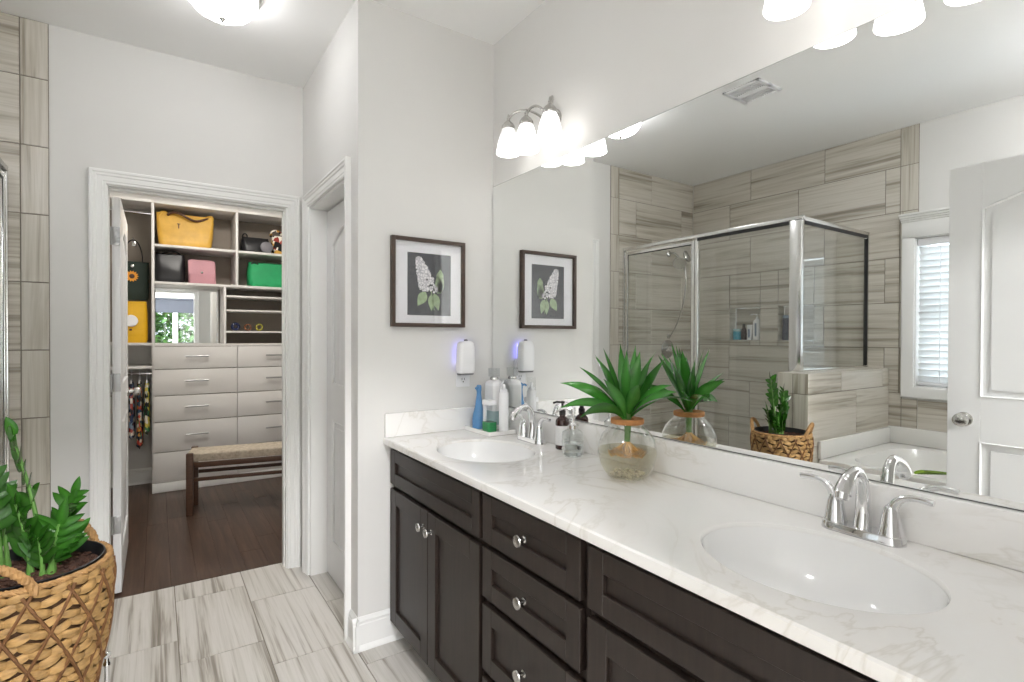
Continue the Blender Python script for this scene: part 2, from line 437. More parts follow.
def tiles(mb, rects, holes, fn, d0, d1, seed, vert=False, gap=.0022, bev=.0012):
    """every tile a bevelled slab with its own UV offset; u runs along the veins"""
    rnd = random.Random(seed)
    for rc in rects:
        ou, ov = rnd.uniform(0, 90), rnd.uniform(0, 90)
        v_ = rc[4] if len(rc) > 4 else vert
        todo = [rc[:4]]
        for h in holes:
            nx = []
            for a, b, c, d in todo:
                if h[1] <= a or h[0] >= b or h[3] <= c or h[2] >= d: nx.append((a, b, c, d)); continue
                if h[0] > a: nx.append((a, h[0], c, d))
                if h[1] < b: nx.append((h[1], b, c, d))
                a2, b2 = max(a, h[0]), min(b, h[1])
                if h[2] > c: nx.append((a2, b2, c, h[2]))
                if h[3] < d: nx.append((a2, b2, h[3], d))
            todo = nx
        for a, b, c, d in todo:
            if b - a < .006 or d - c < .006: continue
            a += gap; b -= gap; c += gap; d -= gap
            dd = d0 + (d1 - d0) * .15 if abs(d1 - d0) > .004 else d0
            o = [(a, c), (b, c), (b, d), (a, d)]; i_ = [(a + bev, c + bev), (b - bev, c + bev), (b - bev, d - bev), (a + bev, d - bev)]
            vs = [fn(*p, d0) for p in i_] + [fn(*p, dd) for p in o] + [fn(*p, d1) for p in o]
            uvf = (lambda p: (p[1] + ov, p[0] + ou)) if v_ else (lambda p: (p[0] + ou, p[1] + ov))
            iu, ouv = [uvf(p) for p in i_], [uvf(p) for p in o]
            fs = [(0, 1, 2, 3)]; us = [iu]
            for k in range(4):
                j = (k + 1) % 4
                fs.append((k, j, 4 + j, 4 + k)); us.append([iu[k], iu[j], ouv[j], ouv[k]])
                fs.append((4 + k, 4 + j, 8 + j, 8 + k)); us.append([ouv[k], ouv[j], ouv[j], ouv[k]])
            mb.add(vs, fs, us)
    return mb

def rows(u0, u1, zs, length, offs):
    out = []
    for k in range(len(zs) - 1):
        u = offs[k % len(offs)]
        while u > u0: u -= length
        while u < u1:
            a, b = max(u, u0), min(u + length, u1)
            if b - a > .004: out.append((a, b, zs[k], zs[k + 1]))
            u += length
    return out

# floor: tile field over a grout bed
mb = MB(); mb.box(XL - .12, XR + .12, -.09, 3.264, -.06, -.004)
fl = struct(mb.build('floor', 'grout', smooth=False))
mb = MB(); rects = []
for k, x0 in enumerate([.0747 + .3075 * i for i in range(-6, 5)]):
    off = 2.469 - .2 * ((k + 0) % 3) if False else 2.469 - .203 * (k - 6)
    y = off
    while y > -.09: y -= .597
    while y < 3.264:
        a, b = max(y, -.09), min(y + .597, 3.264)
        if b - a > .01: rects.append((x0, x0 + .3075, a, b))
        y += .597
tiles(mb, rects, [], lambda u, v, d: (u, v, d), 0, -.004, 3, vert=True)
mb.build('floor_tile', 'floortile', fl, smooth=False)
# closet: dark planks
mb = MB(); mb.box(-1.0, 1.8, 3.264, 5.8, -.06, -.003)
cf = struct(mb.build('floor_closet', 'grout_dark', smooth=False))
mb = MB(); rects = []; rnd = random.Random(5)
for i in range(24):
    x0 = -1.0 + i * .118; y = 3.264 - rnd.uniform(0, 1.2)
    while y < 5.8:
        L = rnd.uniform(.9, 1.5); a, b = max(y, 3.266), min(y + L, 5.8)
        if b - a > .02: rects.append((x0, min(x0 + .118, 1.8), a, b))
        y += L
tiles(mb, rects, [], lambda u, v, d: (u, v, d), 0, -.003, 8, vert=True, gap=.0008, bev=.001)
mb.build('floor_plank', 'wood', cf, smooth=False)
struct(MB().box(-2.6, 2.6, -3.3, -.09, -.06, 0).build('floor_bedroom', 'carpet', smooth=False))

# ceilings
struct(MB().box(XL - .12, XR + .12, -.09, 3.283, H, H + .06).build('ceiling', 'ceil', smooth=False))
struct(MB().box(-1.0, 1.8, 3.283, 5.8, H, H + .06).build('ceiling_closet', 'ceil', smooth=False))
struct(MB().box(-2.6, 2.6, -3.3, -.09, H, H + .06).build('ceiling_bedroom', 'ceil', smooth=False))

# walls
struct(MB().box(XR, XR + .12, -.09, YP, 0, H).build('wall_right', 'paint', smooth=False))
struct(MB().box(XW, XR + .12, YP, YP + .115, 0, H).build('wall_end', 'paint', smooth=False))
PD = (2.340, 3.005, -.01, 2.006)      # pantry opening along y
struct(wall_cells(MB(), (YP + .115, YB), (0, H), [PD], fx, XW, XW + .115).build('wall_pantry', 'paint', smooth=False))
CD = (-.204, .617, -.01, 2.034)       # closet opening along x
struct(wall_cells(MB(), (XL - .12, 1.8), (0, H), [CD], fy, YB, YB + .115).build('wall_back', 'paint', smooth=False))
WIN = (.78, 1.418, .985, 1.965)
NI = [(2.495, 2.776, 1.283, 1.560), (2.063, 2.343, 1.283, 1.560)]
mb = wall_cells(MB(), (YF - .12, YB), (0, H), [WIN] + NI, fx, XL, XL - .12)
wl = struct(mb.build('wall_left', 'paint', smooth=False))
ED = (-.25, .585, -.01, 2.075)
struct(wall_cells(MB(), (XL - .12, XR + .12), (0, H), [ED], fy, YF, YF - .12).build('wall_front', 'paint', smooth=False))
# closet shell
struct(MB().box(-1.0, 1.8, 5.68, 5.8, 0, H).build('wall_closet_back', 'paint', smooth=False))
struct(MB().box(-1.0, -.88, 3.283, 5.68, 0, H).build('wall_closet_left', 'paint', smooth=False))
struct(MB().box(1.68, 1.8, 3.283, 5.68, 0, H).build('wall_closet_right', 'paint', smooth=False))
# bedroom shell
BW = (-.32, 1.05, .62, 2.16)
struct(wall_cells(MB(), (-2.6, 2.6), (0, H), [BW], fy, -3.2, -3.3).build('wall_bedroom_back', 'paint', smooth=False))
struct(MB().box(-2.6, -2.5, -3.2, -.09, 0, H).build('wall_bedroom_left', 'paint', smooth=False))
struct(MB().box(2.5, 2.6, -3.2, -.09, 0, H).build('wall_bedroom_right', 'paint', smooth=False))

# wall tiles
ZS = [2.456 - .304 * i for i in range(9)][::-1] + [H]
ZS = [0] + [z for z in ZS if z > .05]
def even(z): return round((2.456 - z) / .304)
mb = MB()
rl = []
for k in range(len(ZS) - 1):
    r_ = even(ZS[k]); off = 2.585 + (.194 if r_ % 2 else 0)
    lo = 1.506 if ZS[k] >= .8 else YF
    rl += rows(lo, YT, [ZS[k], ZS[k + 1]], .593, [off])
    if ZS[k] >= .8: rl.append((1.403, 1.506, ZS[k], ZS[k + 1], True))
holes = NI + [(.7, 1.49, .9, 2.125), (YF, 1.403, .92, H)]
struct(tiles(mb, rl, holes, fx, XT, XL, 21).build('wall_left_tile', 'walltile', smooth=False))
struct(wall_cells(MB(), (1.403, YT), (0, H), NI + [(1.3, 1.49, .9, 2.125)], fx, XL + .0045, XL).build('wall_left_grout', 'grout', smooth=False))
# niche linings
for n_, (a, b, c, d) in enumerate(NI):
    mb = MB()
    tiles(mb, [(a, b, c, d)], [], fx, XL - .085, XL - .09, 40 + n_)
    tiles(mb, [(XL - .085, XT, a, b)], [], lambda u, v, w: (u, v, w), c + .002, c - .0, 50 + n_)
    tiles(mb, [(XL - .085, XT, a, b)], [], lambda u, v, w: (u, v, w), d - .002, d, 60 + n_)
    tiles(mb, [(XL - .085, XT, c, d)], [], lambda u, v, w: (u, w, v), a + .002, a, 70 + n_)
    tiles(mb, [(XL - .085, XT, c, d)], [], lambda u, v, w: (u, w, v), b - .002, b, 80 + n_)
    struct(mb.build('wall_niche', 'walltile', smooth=False))
mb = MB(); rl = []
for k in range(len(ZS) - 1):
    r_ = even(ZS[k]); off = -.892 + (.194 if r_ % 2 else 0)
    rl += rows(XT, -.498, [ZS[k], ZS[k + 1]], .593, [off])
    rl.append((-.498, -.401, ZS[k], ZS[k + 1], True))
struct(tiles(mb, rl, [], fy, YT, YB, 22).build('wall_back_tile', 'walltile', smooth=False))
struct(MB().box(XT, -.401, YB - .004, YB, 0, H).build('wall_back_grout', 'grout', smooth=False))
# knee wall between shower and tub
KX, KY0, KY1, KZ = -.392, 1.562, 1.742, 1.100
mb = MB(); mb.box(XT, KX - .006, KY0 + .006, KY1 - .006, 0, KZ - .006)
kw = struct(mb.build('wall_knee', 'grout', smooth=False))
mb = MB(); zk = [0, .065, .370, .675, .980]
rk = []
for k in range(4): rk += rows(XT, KX, [zk[k], zk[k + 1]], .593, [-.984 + (.2 if k % 2 == 0 else 0)])
rk += [(-.784, KX, .980, KZ), (-1.36, -.784, .980, KZ), (XT, -1.36, .980, KZ)]
tiles(mb, rk, [], fy, KY0, KY0 + .007, 31)
tiles(mb, [(a, b, c, d) for a, b, c, d in rk], [], fy, KY1, KY1 - .007, 32)
rk2 = [(KY0, KY0 + .09, zk[k], zk[k + 1], True) for k in range(4)] + [(KY0 + .09, KY1, zk[k], zk[k + 1], True) for k in range(4)] + [(KY0, KY0 + .09, .98, KZ, True), (KY0 + .09, KY1, .98, KZ, True)]
tiles(mb, rk2, [], lambda u, v, d: (d, u, v), KX, KX - .007, 33)
tiles(mb, [(-.784, KX, KY0, KY1), (-1.36, -.784, KY0, KY1), (XT, -1.36, KY0, KY1)], [], lambda u, v, d: (u, v, d), KZ, KZ - .007, 34)
mb.build('wall_knee_tile', 'walltile', kw, smooth=False)
# shower kerb under the glass front
struct(tiles(MB().box(-.66, -.45, KY1, YT, 0, .10), [(-.66, -.45, KY1, 2.4), (-.66, -.45, 2.4, YT)], [], lambda u, v, d: (u, v, d), .107, .10, 35).build('trim_kerb', 'walltile', smooth=False))

# mitred casings and jambs
CPROF = [(0, 0), (0, .011), (.004, .013), (.012, .013), (.015, .016), (.036, .017), (.040, .021), (.050, .022), (.054, .026), (.063, .026), (.066, .023), (.066, 0)]
def casing(name, x0, x1, zt, fn):
    """fn(u, t, z) -> xyz with u along the wall and t out of the wall"""
    mb = MB(); mb.sweep(CPROF, lambda a, t: [fn(x0 - a, t, .0005), fn(x0 - a, t, zt + a), fn(x1 + a, t, zt + a), fn(x1 + a, t, .0005)])
    return struct(mb.build(name, 'trim', angle=25))
casing('trim_1', -.195, .608, 2.024, lambda u, t, z: (u, YB - t, z))
mb = MB()
mb.box(-.204, -.189, YB + .001, YB + .115, 0, 2.034, .001); mb.box(.602, .617, YB + .001, YB + .115, 0, 2.034, .001); mb.box(-.189, .602, YB + .001, YB + .115, 2.020, 2.034, .001)
mb.box(.595, .602, YB + .03, YB + .075, 0, 2.02, .001); mb.box(-.189, .595, YB + .03, YB + .075, 2.010, 2.020, .001)
struct(mb.build('trim_2', 'trim'))
casing('trim_3', 2.337, 3.008, 2.008, lambda u, t, z: (XW - t, u, z))
mb = MB(); mb.box(XW + .001, XW + .115, 2.340, 2.352, 0, 2.006, .001); mb.box(XW + .001, XW + .115, 2.993, 3.005, 0, 2.006, .001); mb.box(XW + .001, XW + .115, 2.352, 2.993, 1.994, 2.006, .001)
mb.box(.8125, .820, 2.340, 2.372, 0, 2.006).box(.8125, .820, 2.973, 3.005, 0, 2.006).box(.8125, .820, 2.372, 2.973, 1.976, 2.006)
struct(mb.build('trim_4', 'trim'))
struct(MB().box(XR + .12, XR + .14, YP, YB, 0, H).build('wall_pantry_back', 'paint', smooth=False))
casing('trim_5', -.25, .585, 2.075, lambda u, t, z: (u, YF + t, z))
struct(MB().box(-.25, -.238, YF - .12, YF, 0, 2.075).box(.573, .585, YF - .12, YF, 0, 2.075).box(-.238, .573, YF - .12, YF, 2.063, 2.075).build('trim_6', 'trim', smooth=False))

# baseboards with cap and shoe
def bb_prof(h=.135, t=.014): return [(0, 0), (.024, 0), (.024, .006), (.016, .020), (t, .022), (t, h - .030), (t - .003, h - .026), (t - .003, h - .016), (t - .008, h - .008), (.003, h), (0, h)]
def baseboard(name, p0, p1, nrm):
    p0, p1, nn = Vector(p0), Vector(p1), Vector(nrm)
    t = (p1 - p0); L = t.length; t.normalize()
    mb = MB(); mb.prism(bb_prof(), 0, L, lambda a, b, d: tuple(p0 + t * d + nn * a + Vector((0, 0, b))))
    return struct(mb.build(name, 'trim', angle=25))
baseboard('baseboard_end', (XW - .024, YP, 0), (.90, YP, 0), (0, -1, 0))
baseboard('baseboard_pantry', (XW, YP - .024, 0), (XW, 2.266, 0), (-1, 0, 0))
baseboard('baseboard_back', (-.40, YB, 0), (-.262, YB, 0), (0, -1, 0))
baseboard('baseboard_closet_left', (-.88, 3.3, 0), (-.88, 5.68, 0), (1, 0, 0))
baseboard('baseboard_closet_back', (-.86, 5.68, 0), (-.03, 5.68, 0), (0, -1, 0))
baseboard('baseboard_closet_front', (.68, 3.283, 0), (1.66, 3.283, 0), (0, 1, 0))

# ------------------------------------------------------------------ doors
def panel_door(w, h, t, arch=True, grooves=True):
    """slab in local (u, d, z): u 0..w, d 0 = front face .. t; both faces moulded"""
    mb = MB(); st = .115
    fnl = lambda u, z, d: (u, d, z)
    core = .009
    mb.box(0, w, core, t - core, 0, h)
    zl0, zl1 = .20, .845                       # lower panel
    zu0, zu1 = 1.045, h - .20                  # upper panel springing
    rise = .075 if arch else 0
    u0, u1 = st, w - st
    apoly = [(u0, zu0), (u1, zu0), (u1, zu1)] + [(u1 - (u1 - u0) * i / 14, zu1 + rise * math.sin(PI * i / 14)) for i in range(1, 14)] + [(u0, zu1)]
    for f0, f1 in ((0, core), (t, t - core)):
        mb.box(0, st, f0, f1, 0, h, .0015, 1); mb.box(w - st, w, f0, f1, 0, h, .0015, 1)
        mb.box(st, w - st, f0, f1, 0, zl0, 0); mb.box(st, w - st, f0, f1, zl1, zu0, 0)
        # head rail with the arch cut out
        top = [(u0, h), (u0, zu1)] + [(u0 + (u1 - u0) * i / 14, zu1 + rise * math.sin(PI * i / 14)) for i in range(1, 14)] + [(u1, zu1), (u1, h)]
        for i in range(len(top) - 3):
            a, b = top[1 + i], top[2 + i]
            mb.prism([(a[0], h), a, b, (b[0], h)], f0, f1, fnl)
        sg = 1 if f1 > f0 else -1
        dd = f0 + sg * .003
        # sticking: a small rounded bead along the panel edges
        mb.tube([(u, dd, z) for u, z in apoly], .006, 6, closed=True)
        mb.tube([(u0, dd, zl0), (u1, dd, zl0), (u1, dd, zl1), (u0, dd, zl1)], .006, 6, closed=True)
        # raised field of planks
        k = 4; g = .03; pw = (u1 - u0 - 2 * g) / k
        f2 = f0 + sg * .004
        for i in range(k):
            a = u0 + g + pw * i + (.0025 if grooves else 0); b = u0 + g + pw * (i + 1) - (.0025 if grooves else 0)
            mb.box(a, b, f2, f1, zl0 + g, zl1 - g, .003, 1)
            za = lambda u: zu1 - g + rise * math.sin(PI * (u - u0) / (u1 - u0))
            mb.prism([(a, zu0 + g), (b, zu0 + g), (b, za(b)), ((a + b) / 2, za((a + b) / 2)), (a, za(a))], f2, f1, fnl)
    return mb
def place(mb, fn):
    mb.v = [fn(*v) for v in mb.v]; return mb
# closet door swung 90 degrees into the closet; hinge edge faces the room
d1 = place(panel_door(.78, 1.985, .035), lambda u, d, z: (-.148 - d, 3.302 + u, z + .012))
door1 = struct(d1.build('door_1', 'door', at=(-.165, 3.302, 0), angle=30), 'white panelled door standing open into the closet', 'door')
for z in (1.803, 1.071, .356):
    mb = MB(); mb.box(-.183, -.150, 3.298, 3.302, z - .045, z + .045, .001); mb.cyl((-.186, 3.296, z - .045), (-.186, 3.296, z + .045), .006, n=12)
    for k in (-.03, 0, .03): mb.cyl((-.164 + (.008 if k == 0 else 0), 3.2985, z + k), (-.164 + (.008 if k == 0 else 0), 3.2965, z + k), .004, n=10)
    mb.build('hinge', 'hinge', door1)
mb = MB()
for sx, x0 in ((1, -.148), (-1, -.183)):
    mb.lathe((x0, 4.02, .96), [(.028, 0), (.028, .004), (.012, .008), (.011, .03), (.022, .036), (.027, .048), (.024, .06), (.008, .066)], 20, (sx, 0, 0))
mb.build('door_knob', 'nickel', door1)
# pantry door, shut
d2 = place(panel_door(.637, 1.98, .03), lambda u, d, z: (.781 + d, 2.354 + u, z + .008))
door2 = struct(d2.build('door_2', 'door', at=(.796, 2.67, 0), angle=30), 'white arched panel door shut between the two casings', 'door')
# entry door, open beside the camera, seen in the mirror
d3 = place(panel_door(.825, 2.05, .035), lambda u, d, z: (-.25 - d, .880 - u, z + .012))
door3 = struct(d3.build('door_3', 'door', at=(-.267, .47, 0), angle=30), 'white arched panel door with a satin knob', 'door')
mb = MB()
for sx, x0 in ((1, -.25), (-1, -.285)):
    mb.lathe((x0, .820, .953), [(.031, 0), (.031, .003), (.026, .006), (.013, .009), (.012, .028), (.021, .034), (.029, .045), (.027, .056), (.014, .064), (.004, .065)], 24, (sx, 0, 0))
mb.build('door_knob', 'nickel', door3)

# ------------------------------------------------------------------ bathroom window with blind
mb = MB()
a, b, c, d = WIN
mb.sweep([(0, -.006), (0, .014), (.008, .018), (.066, .018), (.072, .014), (.072, -.006)], lambda p, q: [(XT + q, a - p, d + .005), (XT + q, a - p, c - p), (XT + q, b + p, c - p), (XT + q, b + p, d + .005)])
mb.box(XT - .006, XT + .018, a - .072, b + .072, d, d + .105, .002)
for z0, t in ((d + .105, .022), (d + .118, .03), (d + .13, .04), (d + .145, .048)): mb.box(XT - .006, XT + t, a - .072 - t * .3, b + .072 + t * .2, z0, z0 + .016, .004)
mb.box(XL - .115, XT, b - .006, b, c, d); mb.box(XL - .115, XT, a, a + .006, c, d); mb.box(XL - .115, XT, a, b, c, c + .006); mb.box(XL - .115, XT, a, b, d - .006, d)
w1 = struct(mb.build('window_1', 'trim', angle=30), 'white trimmed window behind a lowered slatted blind', 'window')
mb = MB(); xs = XL - .09
for (y0, y1, z0, z1) in ((a, b, c, c + .05), (a, b, d - .05, d), (a, a + .045, c, d), (b - .045, b, c, d), (a, b, 1.455, 1.495)): mb.box(xs - .02, xs + .02, y0, y1, z0, z1, .003)
mb.build('sash', 'trim', w1)
MB().box(xs - .003, xs + .003, a + .04, b - .04, c + .04, d - .04).build('pane', 'glass', w1)
bl = thing('window_blind', 'white slatted blind lowered over the window beside the tub', 'blind', (XL - .03, (a + b) / 2, c))
MB().box(XL - .06, XL - .002, a + .01, b - .01, d - .055, d - .008, .004).build('headrail', 'plastic', bl)
zz = d - .085; k = 0
while zz > c + .05:
    mb = MB(); ca, sa = math.cos(math.radians(-56)), math.sin(math.radians(-56)); w = .025
    pts = [(-w, -.0006), (-w * .5, .002), (0, .003), (w * .5, .002), (w, -.0006), (w, -.0034), (0, .0), (-w, -.0034)]
    mb.prism(pts, a + .012, b - .012, lambda p, q, y: (XL - .032 + p * ca + q * sa, y, zz + p * -sa + q * ca))
    mb.build('slat', 'blind', bl); zz -= .042; k += 1
MB().box(XL - .056, XL - .008, a + .012, b - .012, c + .014, c + .032, .003).build('bottom_rail', 'plastic', bl)
for y in (a + .12, b - .13):
    MB().cyl((XL - .008, y, c + .03), (XL - .008, y, d - .05), .0022, n=6).cyl((XL - .056, y, c + .03), (XL - .056, y, d - .05), .0018, n=6).build('ladder_cord', 'plastic', bl)

# bedroom window (seen in the closet mirror) with a half drawn roller shade
a, b, c, d = BW
mb = MB()
mb.sweep([(0, 0), (0, .018), (.07, .022), (.07, 0)], lambda p, q: [(a - p, -3.2 + q, c - p), (a - p, -3.2 + q, d + p), (b + p, -3.2 + q, d + p), (b + p, -3.2 + q, c - p), (a - p, -3.2 + q, c - p)])
w2 = struct(mb.build('window_2', 'trim', angle=30), 'white framed window with trees outside, reflected in the closet mirror', 'window')
mb = MB(); mx_ = (a + b) / 2
for (x0, x1, z0, z1) in ((a, b, c, c + .06), (a, b, d - .06, d), (a, a + .05, c, d), (b - .05, b, c, d), (mx_ - .05, mx_ + .05, c, d)): mb.box(x0, x1, -3.27, -3.23, z0, z1, .003)
mb.build('sash', 'trim', w2)
MB().box(a + .04, b - .04, -3.253, -3.247, c + .04, d - .04).build('pane', 'glass', w2)
rs = thing('roller_shade', 'dark grey roller shade drawn partway down the bedroom window', 'blind', (mx_, -3.215, d))
MB().box(a + .01, b - .01, -3.217, -3.214, 1.84, d - .02).build('shade_cloth', 'shade_dark', rs)
MB().cyl((a + .01, -3.21, d - .03), (b - .01, -3.21, d - .03), .022, n=16).build('roller', 'shade_dark', rs)
MB().box(a + .01, b - .01, -3.222, -3.209, 1.825, 1.842, .003).build('hem_bar', 'shade_dark', rs)
# ------------------------------------------------------------------ vanity: three cabinet units, worktop, basins, taps, mirror
XFC, XFR = .830, .850                   # faces of doors, face frame
def shaker(y0, y1, z0, z1, fw_=.062):
    mb = MB(); x0, x1 = XFC, XFR - .0005
    mb.box(x0 + .011, x1, y0 + fw_ * .5, y1 - fw_ * .5, z0 + fw_ * .5, z1 - fw_ * .5)
    for q in ((y0, y0 + fw_, z0, z1), (y1 - fw_, y1, z0, z1), (y0 + fw_, y1 - fw_, z0, z0 + fw_), (y0 + fw_, y1 - fw_, z1 - fw_, z1)):
        mb.box(x0, x1, q[0], q[1], q[2], q[3], .0015, 1)
    return mb
def knob(parent, y, z):
    mb = MB(); mb.lathe((XFC + .001, y, z), [(.010, 0), (.010, .003), (.006, .006), (.0055, .016), (.009, .019), (.0155, .022), (.017, .025), (.0155, .0285), (.009, .030), (.002, .0305)], 20, (-1, 0, 0))
    mb.build('knob', 'nickel', parent, label='brushed nickel knob')
def unit(name, label, y0, y1, group=None):
    t = thing(name, label, 'cabinet', ((XFC + XR) / 2, (y0 + y1) / 2, 0), group)
    mb = MB()
    mb.box(XFR, XR - .002, y0, y0 + .016, .077, .843); mb.box(XFR, XR - .002, y1 - .016, y1, .077, .843)
    mb.box(XFR, XR - .002, y0 + .016, y1 - .016, .077, .093); mb.box(XR - .012, XR - .002, y0 + .016, y1 - .016, .093, .843)
    mb.box(XFR, XFR + .018, y0 + .016, y1 - .016, .093, .70)
    mb.box(XFR, XFR + .018, y0 + .016, y1 - .016, .70, .843)
    mb.build('carcass', 'cab', t, smooth=False)
    MB().box(.905, .920, y0, y1, .004, .077).build('toe_kick', 'kick', t, smooth=False)
    return t
def sink_unit(label, y0, y1):
    t = unit('sink_cabinet', label, y0, y1)
    shaker(y0 + .012, y1 - .010, .680, .826, .050).build('false_front', 'cab', t, smooth=False)
    ym = (y0 + y1) / 2 + .001
    d_ = shaker(ym + .002, y1 - .010, .088, .659).build('door', 'cab', t, smooth=False); knob(d_, ym + .033, .597)
    d_ = shaker(y0 + .012, ym - .002, .088, .659).build('door', 'cab', t, smooth=False); knob(d_, ym - .033, .595)
    return t
sink_unit('espresso double-door cabinet under the far basin, beside the end wall', 1.403, 2.176)
t = unit('drawer_cabinet', 'espresso cabinet of stacked drawers in the middle of the vanity', .930, 1.401)
for z0, z1, zk_ in ((.683, .828, .757), (.512, .665, .588), (.288, .490, .390), (.088, .264, .176)):
    d_ = shaker(.944, 1.395, z0, z1, .052).build('drawer', 'cab', t, smooth=False); knob(d_, 1.172, zk_)
sink_unit('espresso double-door cabinet under the near basin', .155, .928)
MB().box(XFR, XFR + .02, YF + .002, .153, .077, .843).box(.905, .92, YF + .002, .153, .004, .077).box(XFR + .02, .92, YF + .002, .02 + YF, .077, .843).build('filler_panel', 'cab', smooth=False)
tag(bpy.data.objects['filler_panel'], 'narrow espresso filler strip between the near cabinet and the entry wall', 'filler')

ZC = .876
SK = [(1.045, 1.735), (1.062, .531)]; SA, SB = .213, .175     # basin centres, half lengths along y and x
top = thing('countertop', 'white veined marble worktop with splash ledges along the vanity', 'countertop', (1.08, 1.1, .846))
mb = MB(); X0, X1, Y0, Y1 = .807, XR - .001, YF + .002, YP - .001
cuts = [Y0, (SK[0][1] + SK[1][1]) / 2, Y1]; N = 64
def region(ya, yb, c):
    angs = [2 * PI * i / N for i in range(N)]
    # corners must be hit exactly: add their directions
    for cx_, cy_ in ((X0, ya), (X1, ya), (X1, yb), (X0, yb)): angs.append(math.atan2((cx_ - c[0]), (cy_ - c[1])) % (2 * PI))
    angs = sorted(set(round(a, 6) for a in angs)); outer = []; inner = []; lip = []
    for a in angs:
        dy, dx = math.cos(a), math.sin(a); k = 1e9
        if dx > 1e-9: k = min(k, (X1 - c[0]) / dx)
        if dx < -1e-9: k = min(k, (X0 - c[0]) / dx)
        if dy > 1e-9: k = min(k, (yb - c[1]) / dy)
        if dy < -1e-9: k = min(k, (ya - c[1]) / dy)
        outer.append((c[0] + dx * k, c[1] + dy * k)); inner.append((c[0] + SB * dx, c[1] + SA * dy))
    n = len(angs)
    g = lambda s_, z: [(c[0] + (x - c[0]) * s_, c[1] + (y - c[1]) * s_, z) for x, y in inner]
    rings = [[(x, y, ZC) for x, y in outer], g(1.035, ZC), g(1.012, ZC - .0015), g(1.002, ZC - .005), g(1.0, ZC - .011), g(1.03, ZC - .028), [(x, y, ZC - .030) for x, y in outer]]
    mb.loft(rings, False, False)
region(cuts[0], cuts[1], SK[1]); region(cuts[1], cuts[2], SK[0])
mb.box(X0, X1, Y0, Y0 + .0005, ZC - .030, ZC)
# rounded front edge
mb.prism([(X0, ZC - .030), (X0 - .004, ZC - .027), (X0 - .0055, ZC - .015), (X0 - .004, ZC - .004), (X0, ZC)], Y0, Y1, lambda a, b, d: (a, d, b))
mb.build('slab', 'marble', top, angle=30)
MB().box(XR - .025, XR - .001, Y0, Y1, ZC + .0005, .984, .003).build('backsplash', 'marble', top)
MB().box(X0, XR - .026, YP - .021, YP - .001, ZC + .0005, .978, .003).build('side_splash', 'marble', top)
def basin(c, label):
    t = thing('sink_basin', label, 'sink', (c[0], c[1], ZC - .17))
    mb = MB(); rings = []
    prof = [(1.02, -.0135), (.997, -.0105), (.985, -.022), (.962, -.045), (.915, -.078), (.82, -.110), (.66, -.130), (.42, -.141), (.16, -.146), (.11, -.148)]
    for s_, z in prof: rings.append([(c[0] + SB * s_ * math.sin(2 * PI * i / 56), c[1] + SA * s_ * math.cos(2 * PI * i / 56), ZC + z) for i in range(56)])
    out = [(1.02, -.024), (1.0, -.040), (.97, -.082), (.88, -.12), (.71, -.147), (.45, -.16), (.16, -.167), (.11, -.168)]
    for s_, z in reversed(out): rings.append([(c[0] + SB * s_ * math.sin(2 * PI * i / 56), c[1] + SA * s_ * math.cos(2 * PI * i / 56), ZC + z) for i in range(56)])
    rings.append(rings[0]); mb.loft(rings, False, False); mb.build('bowl', 'porcelain', t)
    mb = MB(); mb.lathe((c[0], c[1], ZC - .149), [(.030, .002), (.030, .004), (.024, .0055), (.021, .003), (.018, .003), (.017, .008), (.006, .010), (.001, .010)], 24); mb.build('drain', 'chrome', t)
    return t
basin(SK[0], 'oval white basin set in the worktop near the tray of bottles')
basin(SK[1], 'oval white basin set in the near end of the worktop')

def faucet(y, label):
    x = 1.284; t = thing('basin_faucet', label, 'faucet', (x, y, ZC))
    st = lambda s_, z: [(x + .026 * s_ * math.sin(a), y + (1 if math.cos(a) > 0 else -1) * .055 + .027 * s_ * math.cos(a), ZC + z) for a in [2 * PI * (i + .5) / 40 for i in range(40)]]
    MB().loft([st(1.04, .0005), st(1.04, .004), st(1.0, .007), st(.98, .014), st(.90, .018), st(.6, .0185)]).build('base_plate', 'chrome', t)
    # spout: tapered column leaning over into an arc
    P = bez((x, y, ZC + .016), (x + .012, y, ZC + .085), (x + .002, y, ZC + .162), (x - .048, y, ZC + .143), 16) + bez((x - .048, y, ZC + .143), (x - .068, y, ZC + .135), (x - .084, y, ZC + .124), (x - .092, y, ZC + .106), 6)[1:]
    R = [.0175 - .0068 * min(1, i / 12) for i in range(len(P))]
    for i in range(len(P)):
        if i > 16: R[i] = .0115 + .001 * (i - 16)
    MB().tube(P, R, 18).build('spout', 'chrome', t)
    mb = MB(); e = P[-1]; mb.cyl(e + Vector((.002, 0, .004)), e + Vector((-.004, 0, -.010)), .0145, .0125, 16); mb.build('aerator', 'chrome', t)
    MB().cyl((x + .024, y, ZC + .018), (x + .024, y, ZC + .06), .0025, n=8).ball((x + .024, y, ZC + .063), .005, 10, 6).build('lift_rod', 'chrome', t)
    for sg in (1, -1):
        yy = y + sg * .055
        mb = MB(); mb.lathe((x, yy, ZC + .016), [(.0240, 0), (.0240, .004), (.0220, .010), (.0195, .026), (.0165, .045), (.0125, .060), (.006, .068), (.001, .070)], 22)
        h = mb.build('handle', 'chrome', t)
        p = bez((x, yy, ZC + .062), (x - .002, yy + sg * .006, ZC + .100), (x - .004, yy + sg * .030, ZC + .112), (x - .006, yy + sg * .076, ZC + .104), 14)
        MB().tube(p, [.0125 - .006 * min(1, i / 8) if i < 12 else .0066 for i in range(len(p))], 12, flat=.8).build('lever', 'chrome', h)
    return t
faucet(1.765, 'chrome two-handle faucet behind the far basin')
faucet(.532, 'chrome two-handle faucet behind the near basin')

